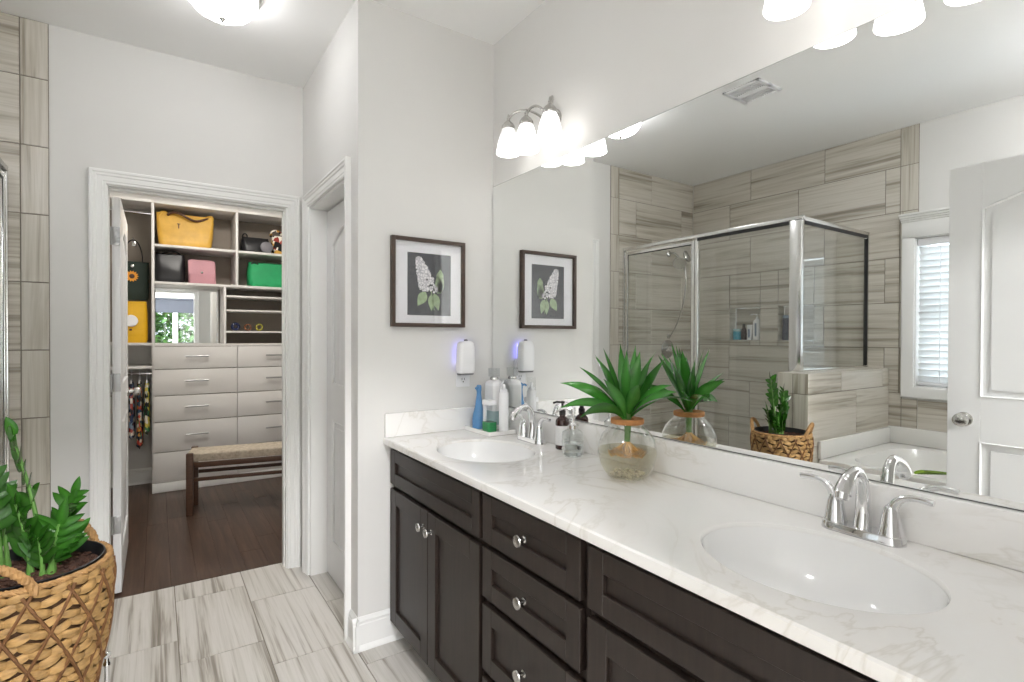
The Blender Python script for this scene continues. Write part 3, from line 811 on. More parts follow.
mb = MB(); mb.box(XM + .0006, XR - .0005, YF + .06, YP - .004, .9845, 2.028); mr = thing('vanity_mirror', 'huge frameless mirror filling the wall above the backsplash', 'mirror', (1.35, 1.1, .9845))
mb.build('backing', 'mirror_edge', mr, smooth=False)
MB().box(XM, XM + .0005, YF + .061, YP - .005, .9865, 2.0265).build('glass', 'mirror', mr, smooth=False)

# ------------------------------------------------------------------ vanity lamps
def vanity_lamp(y, label, lift=0):
    t = thing('vanity_light', label, 'wall light', (XR, y, 2.18))
    mb = MB(); rg = lambda s_, x: [(XR - x, y + .068 * s_ * math.cos(2 * PI * i / 32), 2.190 + .052 * s_ * math.sin(2 * PI * i / 32)) for i in range(32)]
    mb.loft([rg(1, .0005), rg(1, .006), rg(.93, .012), rg(.7, .018), rg(.3, .022), rg(.05, .024)]); mb.build('backplate', 'nickel', t)
    for k in (-1, 0, 1):
        dz = {-1: -.002, 0: 0, 1: .029}[k] + lift
        sx = 1.226 if k == 0 else 1.234; sy = y + k * .142
        P = bez((XR - .018, y + k * .012, 2.19), (XR - .03, y + k * .05, 2.250), (sx + .030, sy - k * .015, 2.262 + dz), (sx, sy, 2.192 + dz), 16)
        a = MB().tube(P, .0052, 10).build('arm', 'nickel', t)
        mb = MB(); mb.lathe((sx, sy, 2.152 + dz), [(.0275, 0), (.0285, .005), (.0270, .014), (.0210, .024), (.0130, .031), (.0080, .036), (.0062, .042), (.0075, .045), (.005, .050), (.0040, .060), (.0015, .064)], 22)
        mb.build('socket', 'nickel', a)
        mb = MB(); pr = [(.0255, 0), (.031, -.014), (.0375, -.036), (.0440, -.066), (.0490, -.094), (.0505, -.104), (.0495, -.106), (.0475, -.102), (.0420, -.066), (.0355, -.036), (.0290, -.014), (.023, -.002)]
        mb.lathe((sx, sy, 2.155 + dz), pr, 30, cap0=False, cap1=True); mb.build('lamp_shade', 'shade', a, label='lit frosted glass shade')
        MB().ball((sx, sy, 2.100 + dz), .020, 14, 10).build('bulb', 'shade', a)
    return t
vanity_lamp(1.728, 'nickel three-shade wall light above the far basin')
vanity_lamp(.540, 'nickel three-shade wall light above the near basin', .006)
t = thing('ceiling_light', 'flush dome ceiling light with a nickel finial in front of the closet door', 'ceiling light', (.225, 2.44, H))
MB().lathe((.225, 2.44, H), [(.150, -.0005), (.150, -.010), (.143, -.022), (.134, -.030)], 40).build('rim', 'nickel', t)
MB().lathe((.225, 2.44, H - .022), [(.132, 0), (.131, -.018), (.122, -.045), (.100, -.070), (.068, -.088), (.030, -.096), (.002, -.098)], 40).build('dome', 'dome', t)
MB().lathe((.225, 2.44, H - .119), [(.002, 0), (.012, -.001), (.013, -.005), (.008, -.010), (.006, -.016), (.001, -.020)], 18).build('finial', 'nickel', t)
for k in range(2):
    a_ = 2.1 + PI * k; MB().box(.225 + .142 * math.cos(a_) - .008, .225 + .142 * math.cos(a_) + .008, 2.44 + .142 * math.sin(a_) - .008, 2.44 + .142 * math.sin(a_) + .008, H - .052, H - .022, .003).build('clip', 'nickel', t)
t = thing('ceiling_light', 'unseen dome fill light added over the bathtub', 'ceiling light', (-.75, .28, H))  # added fill, out of the mirror's view, to brighten the tub side
MB().lathe((-.75, .28, H), [(.150, -.0005), (.150, -.010), (.143, -.022), (.134, -.030)], 40).build('rim', 'nickel', t)
MB().lathe((-.75, .28, H - .022), [(.132, 0), (.131, -.018), (.122, -.045), (.100, -.070), (.068, -.088), (.030, -.096), (.002, -.098)], 40).build('dome', 'tub_fill_dome', t)
t = thing('closet_fill_light', 'unseen dome fill light added inside the closet', 'ceiling light', (.35, 4.2, H))  # unseen lamp added above the doorway's view to brighten the closet
MB().lathe((.35, 4.2, H), [(.17, -.0005), (.17, -.012), (.155, -.03)], 36).build('rim', 'nickel', t)
MB().lathe((.35, 4.2, H - .025), [(.152, 0), (.145, -.03), (.11, -.065), (.06, -.085), (.002, -.092)], 36).build('dome', 'closet_fill_dome', t)
t = thing('bedroom_fill_light', 'wide unseen fill light added in the bedroom behind the camera', 'ceiling light', (.2, -1.5, H))  # added fill behind the camera, sends light in through the entry doorway
MB().lathe((.2, -1.5, H), [(.30, -.0005), (.30, -.012), (.285, -.03)], 36).build('rim', 'nickel', t)
MB().lathe((.2, -1.5, H - .025), [(.28, 0), (.27, -.03), (.2, -.065), (.1, -.085), (.002, -.092)], 36).build('dome', 'bed_fill_dome', t)

# exhaust grille
t = thing('exhaust_vent', 'square white exhaust grille on the ceiling', 'vent', (-.122, 1.752, H))
vx0, vx1, vy0, vy1 = -.237, -.007, 1.640, 1.864
mb = MB()
for q in ((vx0, vx1, vy0, vy0 + .022), (vx0, vx1, vy1 - .022, vy1), (vx0, vx0 + .022, vy0, vy1), (vx1 - .022, vx1, vy0, vy1), ((vx0 + vx1) / 2 - .02, (vx0 + vx1) / 2 + .02, vy0, vy1)): mb.box(q[0], q[1], q[2], q[3], H - .012, H - .0005, .003)
mb.build('frame', 'plastic', t)
MB().box(vx0 + .02, vx1 - .02, vy0 + .02, vy1 - .02, H - .0025, H - .001).build('backing', 'dark_slot', t)
mb = MB()
for i in range(14):
    y = vy0 + .03 + i * (vy1 - vy0 - .06) / 13
    mb.box(vx0 + .018, vx1 - .018, y - .0022, y + .0022, H - .009, H - .003)
mb.build('grille', 'plastic', t, smooth=False)

# ------------------------------------------------------------------ framed flower print on the end wall
PX0, PX1, PZ0, PZ1 = .832, 1.187, 1.349, 1.740; pf = YP - .026
t = thing('framed_print', 'walnut framed print of white lilac on charcoal', 'picture', ((PX0 + PX1) / 2, YP, PZ0))
mb = MB(); w = .017
for q in ((PX0, PX0 + w, PZ0, PZ1), (PX1 - w, PX1, PZ0, PZ1), (PX0 + w, PX1 - w, PZ0, PZ0 + w), (PX0 + w, PX1 - w, PZ1 - w, PZ1)): mb.box(q[0], q[1], pf, YP - .001, q[2], q[3], .002)
mb.build('frame', 'frame_wood', t)
MB().box(PX0 + w, PX1 - w, YP - .010, YP - .006, PZ0 + w, PZ1 - w).build('mat_board', 'mat_board', t)
qx0, qx1, qz0, qz1 = .908, 1.118, 1.401, 1.676
pn = MB().box(qx0, qx1, YP - .0108, YP - .010, qz0, qz1).build('print', 'print', t)
rnd = random.Random(11)
def disc(mb, x, z, r, y, n=9, sq=1, rot=0):
    ps = []
    for i in range(n):
        a_ = 2 * PI * i / n; rr = r * (1 + .18 * math.cos(4 * a_ + rot))
        u, v = rr * math.cos(a_), rr * sq * math.sin(a_)
        ps.append((x + u * math.cos(rot) - v * math.sin(rot), z + u * math.sin(rot) + v * math.cos(rot)))
    mb.prism(ps, y, y + .0003, lambda p, q, d: (p, d, q))
mb = MB()
for lx, lz, L, W, an in ((1.052, 1.500, .080, .044, 1.2), (1.066, 1.500, .085, .045, 1.75), (.995, 1.505, .075, .050, 4.15), (1.035, 1.500, .080, .044, 5.0), (1.063, 1.56, .05, .04, 1.5), (1.02, 1.495, .075, .034, 4.75)):
    ps = []; n = 16
    for i in range(n):
        s_ = i / n * 2; side_ = 1 if s_ < 1 else -1; tt = s_ if s_ < 1 else 2 - s_
        u = L * tt; v = side_ * W * .5 * math.sin(PI * tt ** .8) * (1 - .25 * tt)
        ps.append((lx + u * math.cos(an) - v * math.sin(an), lz + u * math.sin(an) + v * math.cos(an)))
    mb.prism(ps, YP - .0112, YP - .0109, lambda p, q, d: (p, d, q))
mb.tube([(1.02, YP - .011, 1.51), (1.03, YP - .011, 1.46), (1.035, YP - .011, 1.425)], .0025, 6)
mb.build('printed_leaves', 'leafprint', pn, smooth=False)
mb = MB()
for i in range(330):
    s_ = rnd.random() ** .8; wd = .012 + .040 * (1 - s_) ** .8 if s_ > .12 else .045
    x = 1.012 - .052 * s_ + rnd.uniform(-1, 1) * wd * .9; z = 1.505 + .148 * s_ + rnd.uniform(-.008, .008)
    disc(mb, x, z, rnd.uniform(.0042, .0068), YP - .0116 - .0000012 * i, 10, 1, rnd.uniform(0, 6))
mb.build('printed_blossom', 'bloom', pn, smooth=False)
MB().box(PX0 + w, PX1 - w, pf + .006, pf + .0075, PZ0 + w, PZ1 - w).build('glass', 'picture_glass', t, smooth=False)

# ------------------------------------------------------------------ outlet and plug-in freshener
t = thing('wall_outlet', 'white double outlet plate above the side splash', 'outlet', (1.186, YP, 1.073))
MB().box(1.150, 1.222, YP - .007, YP - .001, 1.073, 1.190, .003).build('plate', 'plastic', t)
for z in (1.106, 1.160):
    f = MB().loft([rrect(1.186, z, .017, .019, .010, 0)], False, True); f.v = [(x, YP - .0075 + (0 if True else 0), y) for x, y, _ in f.v]
    mb = MB(); mb.prism([(x, z_) for x, _, z_ in f.v], YP - .0085, YP - .007, lambda p, q, d: (p, d, q)); r_ = mb.build('receptacle', 'plastic', t)
    mb = MB()
    for k in (-.0065, .0065): mb.box(1.186 + k - .0012, 1.186 + k + .0012, YP - .0088, YP - .0084, z - .001, z + .009)
    mb.lathe((1.186, YP - .0084, z - .009), [(.003, 0), (.003, .0004)], 10, (0, -1, 0)); mb.build('slots', 'dark_slot', r_, smooth=False)
t = thing('plug_in_freshener', 'white plug-in air freshener glowing blue, above the outlet plate', 'air freshener', (1.183, YP, 1.138))
mb = MB(); rg = []
for z, s_ in ((1.140, .90), (1.148, 1.0), (1.20, 1.03), (1.255, 1.0), (1.278, .90), (1.287, .62)): rg.append(rrect(1.177, 2.135, .041 * s_, .026 * s_, .018, z))
mb.loft(rg); mb.build('body', 'plastic', t)
MB().loft([rrect(1.177, 2.135, .036, .023, .015, 1.132), rrect(1.177, 2.135, .038, .024, .016, 1.1398)]).build('base', 'grey_plastic', t)
MB().lathe((1.179, 2.135, 1.286), [(.009, 0), (.009, .006), (.006, .009), (.001, .009)], 14).build('wick_cap', 'grey_plastic', t)
MB().box(1.168, 1.222, 2.160, YP - .009, 1.148, 1.20, .003).build('plug', 'plastic', t)
MB().box(1.152, 1.210, 2.162, 2.166, 1.165, 1.275, .0015).build('led_strip', 'blue_led', t, label='glowing blue light strip')

# ------------------------------------------------------------------ things on the worktop
t = thing('bottle_tray', 'low white stone tray holding bottles by the side splash', 'tray', (1.255, 2.045, ZC))
mb = MB(); x0, x1, y0, y1 = 1.185, 1.322, 1.940, 2.150
mb.loft([rrect(1.2535, 2.045, .070, .106, .006, ZC + .0005), rrect(1.2535, 2.045, .0725, .110, .008, ZC + .003), rrect(1.2535, 2.045, .0725, .110, .008, ZC + .018), rrect(1.2535, 2.045, .0715, .109, .008, ZC + .020), rrect(1.2535, 2.045, .067, .104, .006, ZC + .020), rrect(1.2535, 2.045, .065, .102, .006, ZC + .010)])
mb.build('dish', 'marble', t)
ZT = ZC + .0103
MAT['blue_liquid'] = liquid('blue_mouthwash', '4E86C4', 1.33, .02)
MAT['green_liquid'] = M('green_liquid', '138A4A', .2, var=.05)
MAT['aqua'] = M('aqua_label', '9DB9BC', .4, var=.1)
MAT['blue_plastic'] = M('blue_plastic', '5C8FC0', .25, var=.1)
MAT['amber'] = M('dark_amber', '3A1812', .15, var=.1, coat=.4)
MAT['black'] = M('black_plastic', '1A1716', .35)
MAT['label_white'] = M('white_label', 'E8E8E8', .6, var=.01)
MAT['cut'] = thin_glass('cut_glass', (.90, .92, .915), 1.8, 1.5, 1.8)
MAT['clear_plastic'] = thin_glass('clear_plastic', (.95, .955, .96), .8, 1.4)
# blue tapering bottle
t = thing('blue_bottle', 'tall tapering blue bottle on the tray', 'bottle', (1.231, 2.104, ZT))
MB().lathe((1.231, 2.104, ZT), [(.026, 0), (.030, .004), (.0305, .045), (.027, .065), (.0165, .11), (.0115, .15), (.0105, .170)], 24).build('body', 'blue_plastic', t)
MB().lathe((1.231, 2.104, ZT + .1705), [(.012, 0), (.012, .020), (.010, .026), (.008, .028)], 20).build('cap', 'blue_plastic', t)
MB().tube([(1.231, 2.104, ZT + .186), (1.214, 2.092, ZT + .190), (1.205, 2.088, ZT + .184)], .005, 8).build('nozzle', 'blue_plastic', t)
# big white square bottle with a clear cup on top
t = thing('mouthwash_dispenser', 'large white square bottle topped by a clear cup at the tray back', 'bottle', (1.2965, 2.078, ZT))
mb = MB(); c_ = (1.2965, 2.078)
mb.loft([rrect(*c_, .026, .040, .010, ZT), rrect(*c_, .0285, .043, .012, ZT + .005), rrect(*c_, .0285, .043, .012, ZT + .196), rrect(*c_, .026, .038, .012, ZT + .212), rrect(*c_, .019, .021, .012, ZT + .222)]); mb.build('body', 'plastic', t)
MB().loft([rrect(*c_, .0291, .0436, .012, ZT + .085), rrect(*c_, .0291, .0436, .012, ZT + .088), rrect(*c_, .0291, .0436, .012, ZT + .196)], False, False).build('label', 'label_white', t)
MB().loft([rrect(*c_, .0290, .0435, .012, ZT + .02), rrect(*c_, .0290, .0435, .012, ZT + .082)], False, False).build('window_band', 'aqua', t)
MB().lathe((*c_, ZT + .2225), [(.020, 0), (.020, .008), (.017, .012)], 22).build('collar', 'nickel', t)
MB().lathe((*c_, ZT + .2355), [(.024, 0), (.0270, .002), (.0270, .040), (.0262, .040), (.0262, .003), (.001, .003)], 24, cap0=True, cap1=False).build('cup', 'clear_plastic', t)
# clear bottle with green liquid
t = thing('mouthwash_bottle', 'clear bottle with green liquid and white shoulder on the tray', 'bottle', (1.232, 2.012, ZT))
c_ = (1.232, 2.012)
MB().loft([rrect(*c_, .021, .030, .008, ZT), rrect(*c_, .023, .032, .010, ZT + .004), rrect(*c_, .023, .032, .010, ZT + .118)], False, False).build('body', 'clear_plastic', t)
MB().loft([rrect(*c_, .0205, .0295, .008, ZT + .001), rrect(*c_, .022, .031, .009, ZT + .005), rrect(*c_, .022, .031, .009, ZT + .042)]).build('liquid', 'green_liquid', t)
MB().loft([rrect(*c_, .0235, .0325, .010, ZT + .119), rrect(*c_, .0235, .0325, .010, ZT + .134), rrect(*c_, .021, .030, .010, ZT + .139)]).build('cap', 'plastic', t)
MB().loft([rrect(1.223, 2.037, .007, .0055, .003, ZT + .043), rrect(1.223, 2.037, .007, .0055, .003, ZT + .118)]).build('tube', 'plastic', t)
# slim white bottle with clear cap
t = thing('spray_bottle', 'slim white bottle with a clear cap at the near end of the tray', 'bottle', (1.272, 1.957, ZT))
MB().lathe((1.272, 1.957, ZT), [(.019, 0), (.0215, .003), (.0215, .172), (.019, .177)], 24).build('body', 'plastic', t)
MB().lathe((1.272, 1.957, ZT + .1775), [(.0165, 0), (.0165, .012), (.0075, .016), (.0075, .034), (.002, .036)], 18).build('nozzle', 'plastic', t)
MB().lathe((1.272, 1.957, ZT + .1775), [(.0205, 0), (.0205, .052), (.017, .058), (.002, .060)], 24, cap0=False).build('cap', 'clear_plastic', t)
# amber pump bottle
t = thing('amber_pump_bottle', 'dark amber pump bottle with a white label behind the cut-glass dispenser', 'bottle', (1.298, 1.582, ZC)); c_ = (1.298, 1.582)
MB().lathe((*c_, ZC + .0005), [(.024, 0), (.0265, .003), (.0265, .105), (.025, .113), (.017, .122), (.011, .126), (.011, .131)], 26).build('body', 'amber', t)
MB().lathe((*c_, ZC + .018), [(.0268, 0), (.0268, .074)], 26, cap0=False, cap1=False).build('label', 'label_white', t)
mb = MB(); mb.lathe((*c_, ZC + .1315), [(.013, 0), (.013, .017), (.0085, .020), (.0085, .026), (.0045, .027), (.0045, .044), (.0095, .045), (.0095, .052), (.003, .054)], 18)
mb.tube([(c_[0], c_[1], ZC + .179), (c_[0] - .014, c_[1] + .016, ZC + .181), (c_[0] - .024, c_[1] + .027, ZC + .176)], .0042, 8); mb.build('pump', 'black', t)
# cut glass dispenser
t = thing('glass_soap_dispenser', 'cut-glass soap dispenser with a chrome pump on the worktop', 'soap dispenser', (1.256, 1.470, ZC)); c_ = (1.256, 1.470)
mb = MB(); nseg = 36; rings = []
for i in range(23):
    z = ZC + .001 + .098 * i / 22; base = .039 if 0 < i < 20 else (.036 if i == 0 else .039 - .007 * (i - 19))
    rings.append([(c_[0] + (base + (.0016 if ((j + i) // 3) % 2 == 0 and 1 < i < 18 else 0)) * math.cos(2 * PI * j / nseg), c_[1] + (base + (.0016 if ((j + i) // 3) % 2 == 0 and 1 < i < 18 else 0)) * math.sin(2 * PI * j / nseg), z) for j in range(nseg)])
mb.loft(rings, True, False); mb.build('jar', 'cut', t, angle=20)
MB().lathe((*c_, ZC + .006), [(.034, 0), (.034, .040), (.0335, .0405)], 24).build('soap', liquid('clear_soap', 'F2F5F5', 1.35), t)
mb = MB(); mb.lathe((*c_, ZC + .1), [(.020, 0), (.020, .012), (.012, .016), (.009, .022), (.005, .023), (.005, .062), (.009, .064), (.009, .074), (.004, .078), (.0005, .079)], 20)
mb.tube(bez((*c_, ZC + .169), (c_[0] - .02, c_[1] + .025, ZC + .176), (c_[0] - .036, c_[1] + .045, ZC + .168), (c_[0] - .040, c_[1] + .05, ZC + .150), 8), .0042, 8); mb.build('pump', 'chrome', t)

# glass bowl vase with a rooted plant
VX, VY = 1.200, 1.150; c_ = (VX, VY)
t = thing('bowl_vase', 'round glass vase of water holding a strap-leaved plant in a cork ring', 'vase', (VX, VY, ZC))
prof = [(.052, .0015), (.056, .004), (.070, .018), (.084, .045), (.0905, .078), (.088, .104), (.077, .132), (.060, .152), (.048, .162), (.0460, .169)]
mb = MB(); mb.lathe((*c_, ZC), prof, 44, cap0=True, cap1=False); mb.build('bowl', 'vase_glass', t)
wl_ = .088
wp = [(r_ - .0022, z + (.002 if i == 0 else 0)) for i, (r_, z) in enumerate(prof) if z < wl_] + [(.0885 - .0022, wl_), (.001, wl_)]
MB().lathe((*c_, ZC + .0015), wp, 44).build('water', 'water', t)
mb = MB(); mb.lathe((*c_, ZC), [(.030, .168), (.049, .168), (.0505, .171), (.0505, .180), (.049, .183), (.030, .183), (.022, .181), (.022, .170)], 36); mb.build('cork_ring', 'cork', t)
rnd = random.Random(4)
mb = MB()
for i in range(60):
    a_, r_ = rnd.uniform(0, 2 * PI), .05 * math.sqrt(rnd.random()); mb.ball((VX + r_ * math.cos(a_), VY + r_ * math.sin(a_), ZC + .010 + rnd.uniform(0, .008)), rnd.uniform(.004, .0065), 8, 5, 1, 1, .7)
pb = mb.build('pebbles', 'pebble', t); pb['kind'] = 'stuff'
mb = MB()
for i in range(44):
    a_ = rnd.uniform(0, 2 * PI); L = rnd.uniform(.02, .055)
    P = bez((VX, VY, ZC + .118), (VX + .012 * math.cos(a_), VY + .012 * math.sin(a_), ZC + .10), (VX + L * .8 * math.cos(a_), VY + L * .8 * math.sin(a_), ZC + .085), (VX + L * math.cos(a_ + .4), VY + L * math.sin(a_ + .4), ZC + rnd.uniform(.062, .084)), 7)
    mb.tube(P, [.0028 - .0018 * k / 7 for k in range(8)], 6)
for i in range(34):
    a_, r_ = rnd.uniform(0, 2 * PI), rnd.uniform(.015, .062); q_ = [(VX + r_ * math.cos(a_ + k * .35), VY + r_ * math.sin(a_ + k * .35), ZC + .078 + .007 * math.sin(k * 2 + i)) for k in range(5)]
    mb.tube(q_, [.0012, .0019, .002, .0018, .001], 5)
mb.build('roots', 'roots', t)
sm = MB().tube([(VX, VY, ZC + .112), (VX + .002, VY, ZC + .15), (VX, VY, ZC + .180), (VX - .002, VY, ZC + .205)], [.009, .010, .012, .009], 12).build('stalk', 'stem', t)
# leaves: (azimuth measured from the photo's right, elevation, length, width, droop)
RV = Vector((.83, -.558, 0)); DV = Vector((.558, .83, 0))
LV = [(178, 54, .240, .040, .9), (-168, 42, .225, .038, 1.0), (160, 60, .215, .036, .6), (-150, 36, .185, .038, 1.0), (100, 78, .230, .034, .2), (-105, 76, .210, .040, .25), (-60, 78, .200, .038, .2),
      (62, 68, .225, .036, .35), (22, 62, .270, .038, .4), (4, 54, .255, .036, .95), (-22, 48, .215, .046, 1.1), (-48, 56, .185, .042, .8), (-85, 58, .150, .040, .6), (130, 62, .220, .036, .4), (70, 52, .205, .036, .8), (-130, 58, .195, .040, .6), (34, 68, .215, .034, .4), (150, 74, .225, .034, .25), (-20, 74, .19, .036, .3), (170, 70, .20, .034, .5), (10, 72, .215, .034, .5), (-172, 62, .17, .036, .8), (50, 80, .235, .032, .2)]
for i, (az, el, L, W, dr) in enumerate(LV):
    a_, e_ = math.radians(az), math.radians(el)
    hd = RV * math.cos(a_) + DV * math.sin(a_)
    d = hd * math.cos(e_) + Vector((0, 0, math.sin(e_)))
    upv = (Vector((0, 0, 1)) * math.cos(e_) - hd * math.sin(e_))
    b_ = Vector((VX, VY, ZC + .172 + .004 * (i % 7))) + hd * .007
    upv = Matrix.Rotation(rnd.uniform(-.7, .7), 3, d) @ upv
    while True:
        lf = MB().leaf(b_, d, upv, L, W, dr * 1.25, .22, 14, 1, rnd.uniform(-1.1, 1.1))
        if max(v[0] for v in lf.v) < 1.338: break
        L *= .95
    lf.build('leaf', 'dracaena', t)
# ------------------------------------------------------------------ basket planter on its stand
BX, BY, BZ0, BZ1, BR = -.245, 1.635, .440, .772, .150
pl = thing('basket_planter', 'lattice-woven tan basket planted with glossy dark green stems', 'planter', (BX, BY, BZ0))
def brad(z):
    s_ = (z - BZ0) / (BZ1 - BZ0)
    return .112 + .040 * math.sin(min(1, s_ * 1.15) * PI / 2) if s_ < .87 else .152 - .004 * (s_ - .87) / .13
rnd = random.Random(7)
zs = [BZ0 + (BZ1 - BZ0) * i / 14 for i in range(15)]
MB().lathe((BX, BY, 0), [(brad(z) - .006, z) for z in zs] + [(brad(BZ1) - .012, BZ1), (brad(BZ0) - .012, BZ0 + .006)], 40).build('basket_lining', 'wick_dark', pl)
mb = MB(); nr, nc = 15, 26
for r_ in range(nr):
    z = BZ0 + .010 + (BZ1 - BZ0 - .022) * r_ / (nr - 1)
    for c_ in range(nc):
        a0 = 2 * PI * (c_ + .5 * (r_ % 2) + rnd.uniform(-.06, .06)) / nc; a1 = a0 + 2 * PI / nc * 1.16
        P = []
        for k in range(6):
            s_ = k / 5; a_ = a0 + (a1 - a0) * s_; rr = brad(z) - .004 + .0075 * math.sin(PI * s_)
            P.append((BX + rr * math.cos(a_), BY + rr * math.sin(a_), z + .013 * (s_ - .5) * (1 if (r_ + c_) % 2 else -1)))
        w_ = rnd.uniform(.0088, .0112)
        mb.tube(P, [w_ * .48 * q for q in (.65, .95, 1.05, 1.05, .95, .65)], 6, flat=2.1)
mb.build('woven_wall', 'wicker', pl)
mb = MB(); K = 13
for sg in (1, -1):
    for k in range(K):
        P = []
        for i in range(22):
            s_ = i / 21; z = BZ0 + .006 + (BZ1 - BZ0 - .018) * s_; a_ = 2 * PI * k / K + sg * s_ * 2 * PI * 2.1 / K; rr = brad(z) + .0068
            P.append((BX + rr * math.cos(a_), BY + rr * math.sin(a_), z))
        mb.tube(P, .0036, 6)
mb.build('lattice_cords', 'cord', pl)
def rope(mb, P, r, strands=3, turns=14, n=6):
    P = [Vector(p) for p in P]; k = len(P)
    for s_ in range(strands):
        Q = []
        for i, p in enumerate(P):
            t = (P[min(i + 1, k - 1)] - P[max(i - 1, 0)]).normalized()
            h = Vector((0, 0, 1)) if abs(t.z) < .8 else Vector((1, 0, 0))
            e1 = t.cross(h).normalized(); e2 = t.cross(e1); a_ = 2 * PI * (s_ / strands + turns * i / (k - 1))
            Q.append(p + (e1 * math.cos(a_) + e2 * math.sin(a_)) * r * .52)
        mb.tube(Q, r * .62, n)
mb = MB(); rope(mb, [(BX + (brad(BZ1) + .001) * math.cos(2 * PI * i / 120), BY + (brad(BZ1) + .001) * math.sin(2 * PI * i / 120), BZ1 + .001) for i in range(121)], .0068, 3, 30)
mb.build('rope_rim', 'rope', pl)
for ang in (-108, 72):
    a0 = math.radians(ang); P = []
    for i in range(41):
        s_ = i / 40; a_ = a0 + (s_ - .5) * 1.05; z = BZ1 - .012 + .072 * math.sin(PI * s_) ** .6; rr = BR + .003
        P.append((BX + rr * math.cos(a_), BY + rr * math.sin(a_), z))
    mb = MB(); rope(mb, P, .0095, 3, 9); mb.build('handle', 'rope', pl)
MB().lathe((BX, BY, 0), [(.10, BZ0 + .012), (.134, BZ1 - .03), (.1375, BZ1 + .006), (.140, BZ1 + .009), (.137, BZ1 + .010), (.133, BZ1 + .004), (.129, BZ1 - .035), (.002, BZ1 - .045)], 44, cap0=True, cap1=True).build('pot_liner', 'pot', pl)
mb = MB(); rings = []
for r_ in range(14):
    rr = .131 * r_ / 13
    rings.append([(BX + rr * math.cos(2 * PI * j / 48), BY + rr * math.sin(2 * PI * j / 48), BZ1 - .020 + rnd.uniform(-.004, .004)) for j in range(48)])
mb.loft(rings, False, False)
for i in range(260):
    a_, rr = rnd.uniform(0, 2 * PI), .128 * math.sqrt(rnd.random()); mb.ball((BX + rr * math.cos(a_), BY + rr * math.sin(a_), BZ1 - .017 + rnd.uniform(-.002, .004)), rnd.uniform(.0025, .006), 6, 4, 1.3, .9, .7)
so = mb.build('soil', 'soil', pl); so['kind'] = 'stuff'
def zz_stem(u, w, L, lu, lw, npair, ll, lwid, start=.3, thick=.0055, seed=0):
    """stem rooted at offset (u along the photo's right, w away) with lean (lu, lw), pinnate leaflets"""
    rr = random.Random(seed)
    b_ = Vector((BX, BY, BZ1 - .02)) + RV * u + DV * w
    tip = b_ + RV * lu + DV * lw + Vector((0, 0, L))
    P = bez(b_, b_ + Vector((0, 0, L * .4)), tip - (RV * lu + DV * lw) * .5 - Vector((0, 0, L * .3)), tip, 14)
    st = MB().tube(P, [thick * (1.5 if i < 2 else 1.15 - .75 * i / 14) for i in range(15)], 8).build('stem', 'stem', pl)
    mb = MB(); ph = rr.uniform(-.8, .8)
    for k, sg in [(k, sg) for k in range(npair) for sg in (1, -1)]:
        s_ = start + (1 - start) * (k + .5 + .22 * sg) / npair; f = s_ * 14; i = min(13, int(f)); p = P[i].lerp(P[i + 1], f - i)
        ax = (P[i + 1] - P[i]).normalized(); e1 = (RV * math.cos(ph) + DV * math.sin(ph)); e1 = (e1 - ax * e1.dot(ax)).normalized()
        if True:
            jit = Vector((rr.uniform(-.2, .2), rr.uniform(-.2, .2), 0))
            d = (e1 * sg * 1.0 + ax * .62 + jit).normalized(); upv = (e1.cross(ax) * (1 if e1.cross(ax).dot(DV) < 0 else -1) + ax * .25 + Vector((rr.uniform(-.35, .35), rr.uniform(-.35, .35), 0))); upv = (upv - d * upv.dot(d)).normalized()
            sz = ll * (.72 + .28 * math.sin(PI * (.25 + .7 * s_))) * rr.uniform(.88, 1.1)
            mb.leaf(p, d, upv, sz, .84 * lwid * sz / ll, -.15 + rr.uniform(-.1, .25), .22, 8, 0, rr.uniform(-.3, .3))
    d = (P[14] - P[13]).normalized(); mb.leaf(P[14], d, DV, ll * .8, lwid * .8, .1, .2, 8)
    mb.build('leaflets', 'zz', st)
zz_stem(.000, .030, .315, -.085, .02, 6, .062, .042, .42, .0055, 1)
zz_stem(.015, .060, .165, .020, .02, 5, .056, .028, .45, .0045, 11)
zz_stem(-.055, -.01, .245, -.035, -.01, 7, .062, .040, .38, .005, 2)
zz_stem(.002, .000, .165, -.034, .0, 7, .066, .036, .26, .005, 3)
zz_stem(.010, .050, .135, .020, .02, 6, .060, .032, .25, .005, 4)
zz_stem(-.080, .03, .170, -.03, .01, 6, .062, .034, .30, .005, 5)
zz_stem(.040, .012, .112, .010, .010, 5, .076, .036, .22, .006, 6)
zz_stem(.034, .024, .080, .034, .02, 5, .058, .026, .2, .0045, 8)
zz_stem(.034, -.004, .090, -.010, .0, 4, .060, .034, .25, .0045, 9)
# chrome plant stand under it
t = thing('plant_stand', 'slim chrome plant stand under the woven basket', 'plant stand', (BX, BY, 0))
MB().lathe((BX, BY, 0), [(.100, .420), (.122, .420), (.124, .428), (.122, .4395), (.002, .4395), (.002, .430), (.100, .430)], 40).build('top', 'porcelain', t)
lc = Vector((BX, BY, 0)) + DV * .14 + RV * .068; a0 = math.atan2(lc.y - BY, lc.x - BX)
for k in range(4):
    a_ = a0 + PI / 2 * k; px_, py_ = BX + .158 * math.cos(a_), BY + .158 * math.sin(a_)
    mb = MB(); mb.lathe((px_, py_, 0), [(.007, 0), (.009, .002), (.009, .010), (.006, .014), (.006, .452), (.0085, .455), (.0085, .462), (.0055, .466), (.0055, .474), (.009, .478), (.0095, .484), (.006, .488), (.001, .489)], 14)
    mb.build('leg', 'chrome', t)
    MB().cyl((BX + .118 * math.cos(a_), BY + .118 * math.sin(a_), .424), (px_, py_, .405), .005, n=10).build('brace', 'chrome', t)

